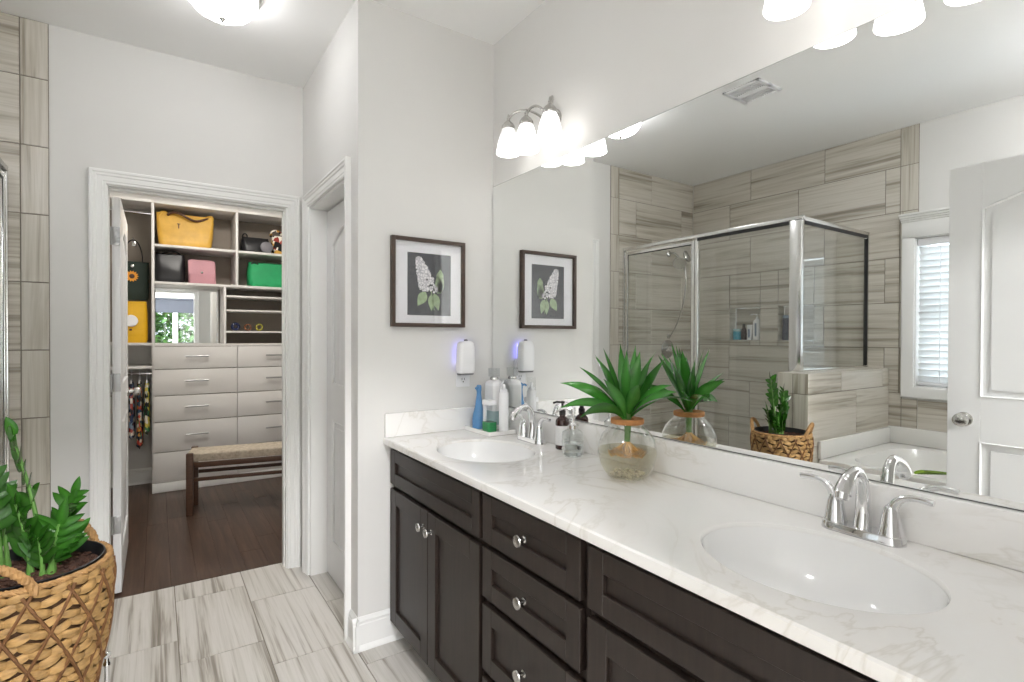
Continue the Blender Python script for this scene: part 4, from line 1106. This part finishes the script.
# ------------------------------------------------------------------ bathtub in its alcove
t = thing('bathtub', 'white alcove bathtub between the knee wall and entry wall', 'bathtub', (-.99, .8, 0))
TX0, TX1, TY0, TY1 = XT + .001, -.500, YF + .003, KY0 - .002; tc = ((TX0 + TX1) / 2, (TY0 + TY1) / 2)
hx, hy = (TX1 - TX0) / 2, (TY1 - TY0) / 2
mb = MB()
E_ = lambda s1, s2, z, r=.3: rrect(tc[0], tc[1], s1, s2, r, z, 8)
rings = [E_(hx, hy, .001, .01), E_(hx, hy, .583, .01), E_(hx - .006, hy - .006, .598, .015), E_(hx - .06, hy - .07, .600, .10), E_(hx - .085, hy - .10, .594, .18), E_(hx - .105, hy - .13, .53, .22), E_(hx - .14, hy - .20, .30, .25), E_(hx - .18, hy - .27, .20, .22), E_(hx - .26, hy - .40, .185, .15)]
mb.loft(rings, True, True); mb.build('shell', 'tub', t, angle=45)
mb = MB(); mb.box(TX0, TX0 + .020, TY0, TY1, .6005, .712, .006); mb.box(TX0 + .02, TX1 + .0, TY1 - .020, TY1, .6005, .705, .006); mb.build('tile_flange', 'tub', t)
MB().lathe((tc[0], TY1 - .185, .42), [(.036, 0), (.036, .004), (.02, .008), (.001, .009)], 20, (0, -1, .25)).build('overflow_plate', 'chrome', t)
# little leafy sprig lying at the tub edge
t = thing('leaf_sprig', 'small flat green leaf sprig on the tub rim by the door', 'plant', (-.575, 1.04, .6005))
for i in range(9):
    a_ = -1.57 + .5 * (i - 4) * .35; MB().leaf((-.57 - .005 * i, 1.11 - .012 * i, .604 + .001 * i), (math.cos(a_) * .6, -.8, .42), (.3, 0, 1), .075, .034, .5, .2, 8).build('leaf', 'sprig', t)
# ------------------------------------------------------------------ shower
SXF, SYR = -.552, 1.700
t = thing('shower_enclosure', 'aluminium framed glass shower enclosure on the knee wall and kerb', 'shower enclosure', (SXF, 2.4, .107))
def bar(x0, x1, y0, y1, z0, z1): return MB().box(x0, x1, y0, y1, z0, z1, .003)
bar(SXF - .016, SXF + .016, SYR - .03, YT - .001, 2.022, 2.046).build('header_rail', 'satin', t)
bar(XT + .001, SXF - .017, SYR - .013, SYR + .013, 2.022, 2.046).build('header_rail', 'satin', t)
bar(SXF - .018, SXF + .018, KY1 + .001, SYR + .065, .108, KZ).build('post', 'satin', t)
bar(SXF - .018, SXF + .018, SYR - .018, SYR + .055, KZ + .001, 2.021).build('post', 'satin', t)
bar(XT + .001, XT + .020, SYR - .012, SYR + .012, KZ + .001, 2.021).build('wall_channel', 'satin', t)
bar(XT + .021, SXF - .019, SYR - .010, SYR + .010, KZ + .0005, KZ + .016).build('sill_rail', 'satin', t)
bar(SXF - .016, SXF + .016, YT - .020, YT - .001, .108, 2.021).build('wall_channel', 'satin', t)
bar(SXF - .016, SXF + .016, SYR + .066, YT - .021, .1075, .128).build('sill_rail', 'satin', t)
bar(SXF - .015, SXF + .015, 2.420, 2.446, .129, 2.021).build('post', 'satin', t)
MB().box(XT + .018, SXF - .012, SYR - .003, SYR + .003, KZ + .014, 2.024).build('side_pane', 'glass', t, smooth=False)
MB().box(SXF - .003, SXF + .003, SYR + .052, 2.427, .125, 2.024).build('fixed_pane', 'glass', t, smooth=False)
MB().box(SXF - .0035, SXF + .0035, SYR + .056, 2.423, .130, .134).box(XT + .02, SXF - .019, SYR - .0125, SYR - .0105, 1.998, 2.021).box(SXF + .0165, SXF + .0185, SYR + .056, 2.423, 1.998, 2.021).box(XT + .0205, XT + .0235, SYR - .0125, SYR + .0125, KZ + .016, 2.0).build('gasket', 'dark_slot', t, smooth=False)
dr = MB(); dx = SXF + .004
for q in ((2.452, 2.478, .14, 2.006), (3.105, 3.131, .14, 2.006), (2.478, 3.105, .14, .166), (2.478, 3.105, 1.982, 2.006)): dr.box(dx - .009, dx + .009, q[0], q[1], q[2], q[3], .003)
dr = dr.build('door_frame', 'satin', t)
MB().box(dx - .003, dx + .003, 2.476, 3.107, .164, 1.984).build('door_pane', 'glass', dr, smooth=False)
MB().box(dx + .003, dx + .005, 2.478, 2.482, .166, 1.982).box(dx + .003, dx + .005, 3.101, 3.105, .166, 1.982).box(dx + .003, dx + .005, 2.482, 3.101, 1.976, 1.982).build('door_gasket', 'dark_slot', dr, smooth=False)
MB().tube([(dx + .009, 2.465, .76), (dx + .045, 2.465, .77), (dx + .045, 2.465, .93), (dx + .009, 2.465, .94)], .007, 10).build('door_handle', 'chrome', dr)
# shower head with hose
t = thing('hand_shower_set', 'nickel twin shower head with a hanging hose on the tiled wall', 'shower head', (-1.115, YT, 1.9))
P = bez((-1.115, YT - .002, 2.050), (-1.115, YT - .06, 2.065), (-1.12, YT - .09, 2.03), (-1.125, YT - .115, 1.985), 10)
mb = MB(); mb.tube(P, .010, 12); mb.lathe((-1.115, YT, 2.050), [(.030, .0005), (.030, .004), (.016, .012), (.011, .016)], 22, (0, -1, 0)); mb.build('arm', 'nickel', t)
mb = MB(); mb.ball(P[-1], .022, 14, 10); mb.lathe(P[-1] + Vector((.02, -.01, -.006)), [(.014, 0), (.020, .02), (.052, .05), (.058, .060), (.055, .066), (.002, .067)], 26, (.55, -.45, -.5)); mb.build('spray_head', 'nickel', t)
mb = MB(); hp = P[-1]; mb.lathe(hp + Vector((-.03, -.03, .02)), [(.030, 0), (.050, .012), (.055, .022), (.050, .028), (.002, .029)], 26, (-.25, -.85, .35)); mb.cyl(hp + Vector((-.028, -.022, .010)), hp + Vector((-.012, -.055, -.17)), .013, .010, 14); mb.build('hand_shower', 'nickel', t)
q = hp + Vector((-.012, -.055, -.17))
P2 = bez(q, q + Vector((0, -.005, -.22)), (-1.125, YT - .09, 1.40), (-1.118, YT - .022, 1.315), 16)
MB().lathe((-1.118, YT, 1.315), [(.024, .0005), (.024, .004), (.012, .010), (.010, .024)], 18, (0, -1, 0)).build('hose_elbow', 'nickel', t)
MB().tube(P2, .0065, 8).build('hose', 'nickel', t)
t = thing('shower_valve', 'round nickel shower valve with lever on the tiled wall', 'valve', (-1.105, YT, 1.13))
MB().lathe((-1.105, YT, 1.200), [(.082, .0005), (.082, .004), (.070, .010), (.03, .014)], 30, (0, -1, 0)).build('escutcheon', 'nickel', t)
mb = MB(); mb.lathe((-1.105, YT - .014, 1.200), [(.030, 0), (.028, .03), (.020, .048), (.004, .050)], 20, (0, -1, 0)); mb.tube([(-1.105, YT - .045, 1.20), (-1.05, YT - .055, 1.195), (-1.025, YT - .06, 1.19)], [.010, .008, .006], 10); mb.build('lever', 'chrome', t)
MAT['teal'] = M('teal_plastic', '1F8FA6', .35, var=.1); MAT['dkred'] = M('dark_brown_plastic', '38211F', .3); MAT['navy'] = M('navy_plastic', '282B40', .35); MAT['greyblue'] = M('grey_blue_label', '6F7F92', .5)
NZ = 1.2855
t = thing('lidded_jar', 'short teal lidded jar in the shower niche', 'jar', (-1.50, 2.728, NZ))
MB().lathe((-1.50, 2.728, NZ), [(.033, 0), (.036, .003), (.036, .068), (.034, .072)], 24).build('body', 'teal', t); MB().lathe((-1.50, 2.728, NZ + .0725), [(.037, 0), (.037, .018), (.034, .022)], 24).build('lid', 'aqua', t)
t = thing('niche_pump_bottle', 'dark brown bottle beside the teal jar in the shower niche', 'bottle', (-1.50, 2.668, NZ))
MB().lathe((-1.50, 2.668, NZ), [(.020, 0), (.022, .003), (.022, .085), (.012, .105), (.010, .112)], 22).build('body', 'dkred', t); MB().lathe((-1.50, 2.668, NZ + .1125), [(.012, 0), (.012, .022), (.005, .026)], 18).build('cap', 'black', t)
t = thing('squeeze_tube', 'short white tube with a dark stripe in the shower niche', 'tube', (-1.50, 2.612, NZ))
MB().loft([rrect(-1.50, 2.612, .016, .018, .012, NZ), rrect(-1.50, 2.612, .015, .022, .012, NZ + .03), rrect(-1.50, 2.612, .003, .026, .002, NZ + .128)]).build('body', 'plastic', t); MB().box(-1.4845, -1.483, 2.604, 2.620, NZ + .02, NZ + .09).build('stripe', 'greyblue', t)
t = thing('shampoo_bottle', 'tall white pump bottle in the shower niche', 'bottle', (-1.50, 2.548, NZ))
MB().loft([rrect(-1.50, 2.548, .020, .028, .012, NZ), rrect(-1.50, 2.548, .022, .030, .014, NZ + .005), rrect(-1.50, 2.548, .022, .030, .014, NZ + .155), rrect(-1.50, 2.548, .012, .014, .010, NZ + .175)]).build('body', 'plastic', t); MB().box(-1.4775, -1.4765, 2.540, 2.556, NZ + .03, NZ + .14).build('label', 'greyblue', t)
MB().lathe((-1.50, 2.548, NZ + .1755), [(.011, 0), (.011, .014), (.004, .016), (.004, .034), (.009, .035), (.009, .044)], 16).tube([(-1.50, 2.548, NZ + .214), (-1.48, 2.57, NZ + .216), (-1.47, 2.59, NZ + .210)], .0045, 8).build('pump', 'plastic', t)
t = thing('navy_bottle', 'dark navy bottle in the niche next to the glass post', 'bottle', (-1.50, 2.300, NZ))
MB().lathe((-1.50, 2.300, NZ), [(.025, 0), (.028, .003), (.028, .165), (.026, .175)], 24).build('body', 'navy', t); MB().lathe((-1.50, 2.300, NZ + .1755), [(.027, 0), (.027, .018), (.022, .024)], 22).build('cap', 'greyblue', t)
# ------------------------------------------------------------------ closet fittings
CY0, CY1 = 5.280, 5.672
def pull(parent, x, z):
    mb = MB(); y = CY0 - .018
    mb.tube([(x - .085, y - .028, z), (x + .085, y - .028, z)], .007, 10)
    for k in (-.064, .064): mb.cyl((x + k, y - .001, z), (x + k, y - .028, z), .0045, n=10)
    mb.build('handle', 'hinge', parent, label='brushed steel bar handle')
def tower(name, label, x0, x1, left, right):
    t = thing(name, label, 'closet unit', ((x0 + x1) / 2, (CY0 + CY1) / 2, 0))
    if left: MB().box(x0 - .010, x0 + .010, CY0, CY1, .002, 2.40, .001).build('side_panel', 'melamine', t)
    zt = 1.745
    if right == 'split': MB().box(x1 - .010, x1 + .010, CY0, CY1, zt + .010, 2.40, .001).box(x1 - .010, x1 + .010, CY0 + .02, CY1, .002, 1.212, .001).build('side_panel', 'melamine', t)
    else: MB().box(x1 - .010, x1 + .010, CY0, CY1, .002, 2.40, .001).build('side_panel', 'melamine', t)
    xa, xb = (x0 + .0105, x1 - .0105)
    for z, nm in ((2.055, 'shelf'), (zt, 'shelf'), (1.225, 'counter')):
        e = 0 if z > 1.9 else (.0205 if right == 'split' and z < 1.9 else 0)
        MB().box(xa, xb + (e if z < 1.8 and right == 'split' else 0), CY0 + (0 if z > 1.3 else -.020), CY1, z - .010, z + .010, .001).build(nm, 'melamine', t)
    MB().box(x0 - .010 if left else xa, x1 + .010 if right != 'split' else xb + .0205, CY0, CY1, 2.4005, 2.425, .001).build('top_panel', 'melamine', t)
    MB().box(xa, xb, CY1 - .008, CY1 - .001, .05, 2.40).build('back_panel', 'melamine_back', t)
    for z0, z1 in ((1.026, 1.2115), (.806, 1.020), (.588, .800), (.335, .582), (.082, .329)):
        d_ = MB().box(x0 + .001, x1 - .003, CY0 - .019, CY0 - .001, z0, z1, .0015).build('drawer', 'melamine', t)
        pull(d_, (x0 + x1) / 2, (z0 + z1) / 2 + .012)
    MB().box(x0 - .010, x1 - .001, CY0 - .024, CY0 - .004, .001, .078, .002).build('toe_board', 'trim', t)
    return t
tower('closet_tower', 'white closet unit with drawers below a mirror and bag shelves', -.022, .598, True, 'split')
tower('closet_tower', 'white closet unit with drawers below the green bag', .598, 1.225, False, 'solid')
# hanging section on the left
t = thing('closet_hanging_section', 'white shelved hanging section left of the closet drawers', 'closet unit', (-.45, 5.47, 0))
MB().box(-.872, -.852, CY0, CY1, .002, 2.40, .001).build('side_panel', 'melamine', t)
for z in (1.235, 1.042): MB().box(-.8515, -.0325, CY0, CY1, z - .010, z + .010, .001).build('shelf', 'melamine', t)
MB().box(-.8515, -.0325, CY0, CY1, 2.4005, 2.425, .001).build('top_panel', 'melamine', t)
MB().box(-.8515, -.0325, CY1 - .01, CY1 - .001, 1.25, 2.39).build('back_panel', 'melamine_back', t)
MB().cyl((-.8515, 5.44, .985), (-.0325, 5.44, .985), .013, n=14).build('rod', 'chrome', t)
MB().cyl((-.8515, 5.44, 2.335), (-.0325, 5.44, 2.335), .013, n=14).build('rod', 'chrome', t)
# mirror at the back of the middle bay
t = thing('closet_mirror', 'small closet mirror above the drawers reflecting the bedroom window', 'mirror', (.235, 5.62, 1.2355))
MB().box(-.008, .484, 5.632, 5.650, 1.2357, 1.733, .002).build('backing', 'melamine', t)
MB().box(-.006, .482, 5.6305, 5.6315, 1.238, 1.731).build('glass', 'mirror', t, smooth=False)
# shallow rack of trays
t = thing('shelf_rack', 'shallow white rack of narrow shelves under the green bag', 'rack', (.85, 5.45, 1.2355))
MB().box(.492, .512, CY0, 5.652, 1.2357, 1.7345, .001).build('side_panel', 'melamine', t)
for z in (1.655, 1.530, 1.340): MB().box(.5125, 1.214, CY0 + .004, 5.652, z - .008, z + .008, .001).build('shelf', 'melamine', t)
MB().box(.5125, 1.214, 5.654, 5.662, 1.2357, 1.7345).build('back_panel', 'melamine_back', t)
MAT['navyglass'] = M('navy_gloss', '1C2448', .2); MAT['brownglass'] = M('brown_gloss', '7A4A2C', .25, var=.4, vscale=40); MAT['yellowglass'] = M('yellow_gloss', '98903A', .25, var=.3)
for nm, mt, x, lab in (('bracelet', 'navyglass', .590, 'navy round bracelet on the narrow rack'), ('bracelet', 'brownglass', .690, 'brown beaded bracelet between the navy and yellow ones'), ('bracelet', 'yellowglass', .785, 'dull yellow bracelet on the narrow rack')):
    mb = MB()
    if mt == 'brownglass':
        for i in range(12): a_ = 2 * PI * i / 12; mb.ball((x + .026 * math.cos(a_), 5.33 + .004 * math.sin(a_), 1.3835 + .026 * math.sin(a_)), .0075, 8, 6)
    else: mb.tube([(x + .026 * math.cos(2 * PI * i / 24), 5.33 + .006 * math.cos(2 * PI * i / 24), 1.3875 + .026 * math.sin(2 * PI * i / 24)) for i in range(24)], .0125 if mt == 'navyglass' else .009, 10, True)
    o = mb.build(nm, mt)
    o.location.z += 1.3485 - o.location.z
    tag(o, lab, 'bracelet', 'bracelets on the closet rack')

# bags
def bagbody(x0, x1, y0, y1, z0, z1, wtop=1.0, dtop=.55, sag=.0, puff=.06, seed=0, n=12):
    rr = random.Random(seed); rings = []; cx_, cy_ = (x0 + x1) / 2, (y0 + y1) / 2; hx_, hy_ = (x1 - x0) / 2, (y1 - y0) / 2
    for i in range(n + 1):
        s_ = i / n; z = z0 + (z1 - z0) * s_
        wx = hx_ * (1 + (wtop - 1) * s_) * (1 + puff * math.sin(PI * s_)) * (.93 if i == 0 else 1); wy = hy_ * (1 + (dtop - 1) * s_ ** 1.3) * (1 + puff * math.sin(PI * s_)) * (.9 if i == 0 else 1)
        ring = rrect(cx_, cy_, wx, wy, min(wx, wy) * .55, z, 6)
        if i == n or i == n - 1 or sag: ring = [(x, y + .003 * math.sin(x * 60 + z * 40 + seed), zz_ - sag * s_ ** 2 * math.cos((x - cx_) / hx_ * PI / 2) + .002 * math.sin(x * 90 + seed)) for x, y, zz_ in ring]
        rings.append(ring)
    return MB().loft(rings)
MAT['mustard'] = M('mustard_leather', 'D0A23F', .5, var=.12, vscale=14, bump=.15, bscale=40)
MAT['brown'] = M('brown_leather', '4A2C1C', .5)
MAT['blackl'] = M('black_leather', '111014', .4, bump=.1, bscale=60)
MAT['pinkl'] = M('pink_leather', 'C59099', .5, var=.05, bump=.1, bscale=60)
MAT['greyl'] = M('grey_leather', '77757A', .45)
MAT['greenl'] = M('emerald_cloth', '1E9A5E', .65, var=.12, bump=.2, bscale=30)
MAT['dkgreen'] = M('dark_green_cloth', '1A2A22', .7)
MAT['yellowl'] = M('yellow_canvas', 'E0AE1A', .55, var=.06)
MAT['orange'] = M('sunflower_petals', 'E59A2A', .6, var=.15)
MAT['striped'] = fabric('striped_pattern', ['1C1A1C', 'EEE8DC', 'D0A24A', 'EEE8DC', '1C1A1C', '9A3A32'], 26)
S1, S2 = 1.7555, 2.0655
t = thing('tote_bag', 'mustard leather tote with a brown strap on the top shelf', 'bag', (.2, 5.41, S2))
bagbody(.022, .405, 5.335, 5.50, S2, 2.345, 1.10, .40, .030, .03, 1).build('body', 'mustard', t)
for x in (.025, .415): MB().tube(bez((x, 5.40, 2.29), (x - .02, 5.38, 2.33), (x + .03, 5.40, 2.375), (x + .05 * (1 if x < .2 else -1), 5.42, 2.345), 8), .014, 8).build('corner_wing', 'mustard', t)
MB().tube(bez((.08, 5.375, 2.33), (.16, 5.33, 2.40), (.22, 5.325, 2.28), (.30, 5.36, 2.300), 14) + bez((.30, 5.36, 2.300), (.34, 5.37, 2.31), (.36, 5.38, 2.33), (.385, 5.39, 2.335), 6)[1:], .010, 10).build('strap', 'brown', t)
MB().box(.158, .164, 5.343, 5.349, 2.22, 2.255).box(.15, .172, 5.343, 5.349, 2.255, 2.261).build('tag', 'brown', t)
t = thing('shoulder_bag', 'soft black leather bag left of the pink bag', 'bag', (.11, 5.42, S1))
bagbody(-.002, .205, 5.33, 5.52, S1, 2.0, 1.0, .6, .012, .04, 2).build('body', 'blackl', t)
MB().tube(bez((.03, 5.40, 1.975), (.05, 5.36, 2.04), (.17, 5.36, 2.04), (.19, 5.40, 1.975), 12), .006, 8).build('strap', 'blackl', t)
t = thing('box_handbag', 'pink boxy handbag beside the black bag', 'bag', (.335, 5.42, S1))
mb = MB(); rg = [rrect(.338, 5.42, .098, .080, .02, S1), rrect(.336, 5.42, .104, .086, .024, S1 + .01), rrect(.332, 5.42, .104, .086, .03, 1.93), rrect(.330, 5.42, .100, .082, .035, 1.955), rrect(.330, 5.42, .085, .065, .035, 1.966)]; mb.loft(rg); mb.build('body', 'pinkl', t)
MB().prism([(.232, 1.84), (.428, 1.84), (.430, 1.95), (.226, 1.955)], 5.3325, 5.3355, lambda a, b, d: (a, d, b)).build('flap', 'pinkl', t)
MB().box(.322, .338, 5.328, 5.3325, 1.846, 1.862, .002).build('clasp', 'nickel', t)
t = thing('black_handbag', 'small slouchy black handbag on the upper right shelf', 'bag', (.73, 5.44, S2))
bagbody(.648, .885, 5.36, 5.52, S2, 2.215, .92, .6, .012, .05, 4).build('body', 'blackl', t)
MB().tube(bez((.66, 5.42, 2.19), (.64, 5.36, 2.24), (.69, 5.35, 2.26), (.70, 5.42, 2.20), 10), .006, 8).build('strap', 'blackl', t)
t = thing('round_purse', 'round grey leather purse leaning between black and patterned bags', 'bag', (.835, 5.325, S2))
mb = MB(); mb.lathe((.845, 5.325, S2 + .054), [(.038, -.026), (.051, -.018), (.053, 0), (.051, .018), (.038, .026)], 28, (0, 1, 0)); mb.build('body', 'greyl', t)
MB().tube([(.845 + .0530 * math.cos(2 * PI * i / 28), 5.325, S2 + .055 + .0515 * math.sin(2 * PI * i / 28)) for i in range(28)], .003, 6, True).build('zip_edge', 'blackl', t)
t = thing('patterned_bag', 'bag of black, cream and gold pattern at the shelf end', 'bag', (.955, 5.42, S2))
bagbody(.905, 1.05, 5.365, 5.50, S2, 2.245, .9, .6, .0, .06, 6).build('body', 'striped', t)
MB().tube(bez((.90, 5.42, 2.24), (.87, 5.36, 2.29), (.97, 5.36, 2.32), (1.0, 5.42, 2.24), 12), .011, 8).build('scarf_handle', fabric('scarf_pattern', ['A83A34', 'EFE8DC', '2A2426', 'C89A4A'], 40), t)
t = thing('green_bag', 'soft emerald green bag on the lower right shelf', 'bag', (.87, 5.42, S1))
bagbody(.705, 1.05, 5.33, 5.53, S1, 1.985, .97, .55, .03, .05, 8).build('body', 'greenl', t)
MB().tube(bez((.735, 5.40, 1.93), (.70, 5.36, 1.99), (.78, 5.35, 2.0), (.80, 5.40, 1.93), 10), .008, 8).build('strap', 'dkgreen', t)
t = thing('yellow_backpack', 'yellow canvas backpack with a round white badge on the shelf', 'backpack', (-.155, 5.42, 1.2455))
bagbody(-.255, -.060, 5.34, 5.50, 1.2455, 1.585, .94, .75, .0, .04, 3).build('body', 'yellowl', t)
mb = MB(); mb.lathe((-.172, 5.3345, 1.425), [(.048, .004), (.048, -.004), (.044, -.008), (.002, -.008)], 26, (0, 1, 0)); mb.build('badge', 'plastic', t)
MB().box(-.235, -.085, 5.337, 5.343, 1.30, 1.345, .002).build('pocket_flap', 'yellowl', t)
MB().box(-.183, -.165, 5.330, 5.338, 1.345, 1.36, .002).build('buckle', 'brown', t)
t = thing('sunflower_tote', 'dark green tote with a sunflower charm above the yellow backpack', 'bag', (-.15, 5.46, 1.60))
bagbody(-.265, -.052, 5.45, 5.535, 1.603, 1.925, 1.0, .8, .0, .02, 5).build('body', 'dkgreen', t)
for dx_ in (0, .018): MB().tube(bez((-.225, 5.465 + dx_, 1.92), (-.225, 5.47 + dx_, 2.17), (-.095, 5.47 + dx_, 2.17), (-.095, 5.465 + dx_, 1.92), 16), .010, 8, flat=.4).build('handle', 'blackl', t)
mb = MB()
for i in range(14):
    a_ = 2 * PI * i / 14; mb.leaf((-.168 + .016 * math.cos(a_), 5.440, 1.80 + .016 * math.sin(a_)), (math.cos(a_), -.1, math.sin(a_)), (0, -1, 0), .032, .017, 0, .1, 6)
ch = mb.build('sunflower', 'orange', t); MB().lathe((-.168, 5.444, 1.80), [(.019, 0), (.019, .006), (.012, .010), (.002, .011)], 18, (0, -1, 0)).build('flower_centre', 'brown', ch)
MB().lathe((-.165, 5.446, 1.885), [(.012, 0), (.012, .006), (.006, .008)], 16, (0, -1, 0)).build('snap', 'nickel', t)
t = thing('bag_hook', 'small steel hook on the back panel holding the dark green tote', 'hook', (-.16, 5.66, 2.09))
MB().box(-.175, -.145, 5.655, 5.6615, 2.08, 2.13, .002).tube(bez((-.16, 5.656, 2.12), (-.16, 5.56, 2.115), (-.16, 5.46, 2.075), (-.16, 5.455, 2.125), 12), .005, 8).build('hook_arm', 'nickel', t)

# clothes on hangers
FL = [fabric('floral_red', ['1E1C22', 'C94A3A', 'E6DCCB', '2C4A62', '7E8A54', 'E0A24A'], 34), fabric('floral_blue', ['2A3A5A', 'E8E2D6', 'A64A44', '88A0B8', '22222A'], 30), fabric('floral_green', ['1E2A22', '3E7A4E', 'D9C95A', 'E4E0D4', '20242C'], 28)]
GD = [(-.230, .62, 'floral dark red dress hanging nearest the door', 0), (-.172, .50, 'floral blouse with blue hanging between the red and green ones', 1), (-.118, .58, 'floral blouse in cream and red hanging on the rod', 0), (-.067, .47, 'green and yellow floral top hanging next to the drawers', 2)]
for i, (x, L, lab, k) in enumerate(GD):
    t = thing('hanging_garment', lab, 'garment', (x, 5.44, .98 - L), 'floral clothes on the lower closet rod')
    mb = MB(); mb.tube([(x, 5.44 + .016 * math.cos(a_), .9995 + .016 * math.sin(a_)) for a_ in [PI * (1.25 - 1.35 * q_ / 10) for q_ in range(11)]] + [(x, 5.447, .975), (x, 5.44, .955)], .002, 6)
    mb.tube([(x, 5.30, .915), (x, 5.44, .957), (x, 5.58, .915)], .006, 8); mb.build('hanger', 'plastic', t)
    rings = []; n = 36
    for j in range(12):
        s_ = j / 11; z = .940 - (L - .03) * s_
        hy_ = .035 + .11 * min(1, s_ * 6) + .035 * s_; hx_ = .013 + .006 * s_
        rings.append([(x + hx_ * (math.sin(a_) + .35 * math.sin(7 * a_ + 2 * s_ + i)) * (1 if j else .4), 5.44 + hy_ * math.cos(a_), z + (.012 * math.sin(5 * a_ + i) if j == 11 else 0) - (.03 * abs(math.cos(a_)) if j == 0 else 0)) for a_ in [2 * PI * q_ / n for q_ in range(n)]])
    MB().loft(rings).build('cloth', FL[k], t)

# woven bench in front of the drawers
t = thing('woven_bench', 'long walnut bench with a woven cord seat before the drawers', 'bench', (.75, 4.46, 0))
bl_, bw_ = 1.15, .235
mb = MB(); mb.loft([rrect(bl_ / 2, bw_ / 2, bl_ / 2 - .004, bw_ / 2 - .004, .012, .385), rrect(bl_ / 2, bw_ / 2, bl_ / 2, bw_ / 2, .02, .395), rrect(bl_ / 2, bw_ / 2, bl_ / 2, bw_ / 2, .02, .438), rrect(bl_ / 2, bw_ / 2, bl_ / 2 - .008, bw_ / 2 - .008, .02, .447), rrect(bl_ / 2, bw_ / 2, bl_ / 2 - .10, bw_ / 2 - .06, .02, .443)])
BA = math.radians(-10); bo = Vector((.180, 4.500, 0))
bfn = lambda x, y, z: tuple(bo + Vector((x * math.cos(BA) - y * math.sin(BA), x * math.sin(BA) + y * math.cos(BA), z)))
place(mb, bfn).build('seat', 'woven', t)
for x in (.022, bl_ - .022):
    for y in (-.016, bw_ + .016): place(MB().box(x - .022, x + .022, y - .020, y + .020, 0, .452, .004), bfn).build('leg', 'bench_wood', t)
for y in (-.014, bw_ + .014): place(MB().box(.046, bl_ - .046, y - .010, y + .010, .345, .383, .003), bfn).build('rail', 'bench_wood', t)
for x in (.022, bl_ - .022): place(MB().box(x - .011, x + .011, .006, bw_ - .006, .345, .383, .003), bfn).build('end_rail', 'bench_wood', t)
place(MB().box(.046, bl_ - .046, -.024, -.004, .245, .270, .003), bfn).build('stretcher', 'bench_wood', t)
place(MB().box(.046, bl_ - .046, bw_ + .004, bw_ + .024, .245, .270, .003), bfn).build('stretcher', 'bench_wood', t)

# trees outside the bedroom window
rnd = random.Random(19)
for i, (tx, ty, tz, tr) in enumerate(((-1.45, -5.3, 1.5, .90), (.45, -5.5, 1.5, .90), (2.35, -5.3, 1.6, .90))):
    t = thing('garden_tree', ['leafy tree outside at one side of the bedroom window', 'leafy tree outside in the middle of the bedroom window', 'leafy tree outside at the other side of the bedroom window'][i], 'tree', (tx, ty, 0))
    MB().tube([(tx, ty, 0), (tx + .05, ty, 1.0), (tx, ty, tz + .3)], [.12, .09, .03], 10).build('trunk', 'bark', t)
    mb = MB()
    for k in range(2400):
        v = Vector((rnd.gauss(0, 1), rnd.gauss(0, 1), rnd.gauss(0, 1))).normalized() * tr * rnd.uniform(.35, 1) ** .6
        mb.leaf((tx + v.x, ty + v.y, max(.15, tz + v.z * 1.2)), (rnd.uniform(-1, 1), rnd.uniform(-1, 1), rnd.uniform(-.6, .4)), (rnd.uniform(-.4, .4), rnd.uniform(-.4, .4), 1), .17, .11, .5, .1, 4)
    cr = mb.build('crown', 'foliage', t)
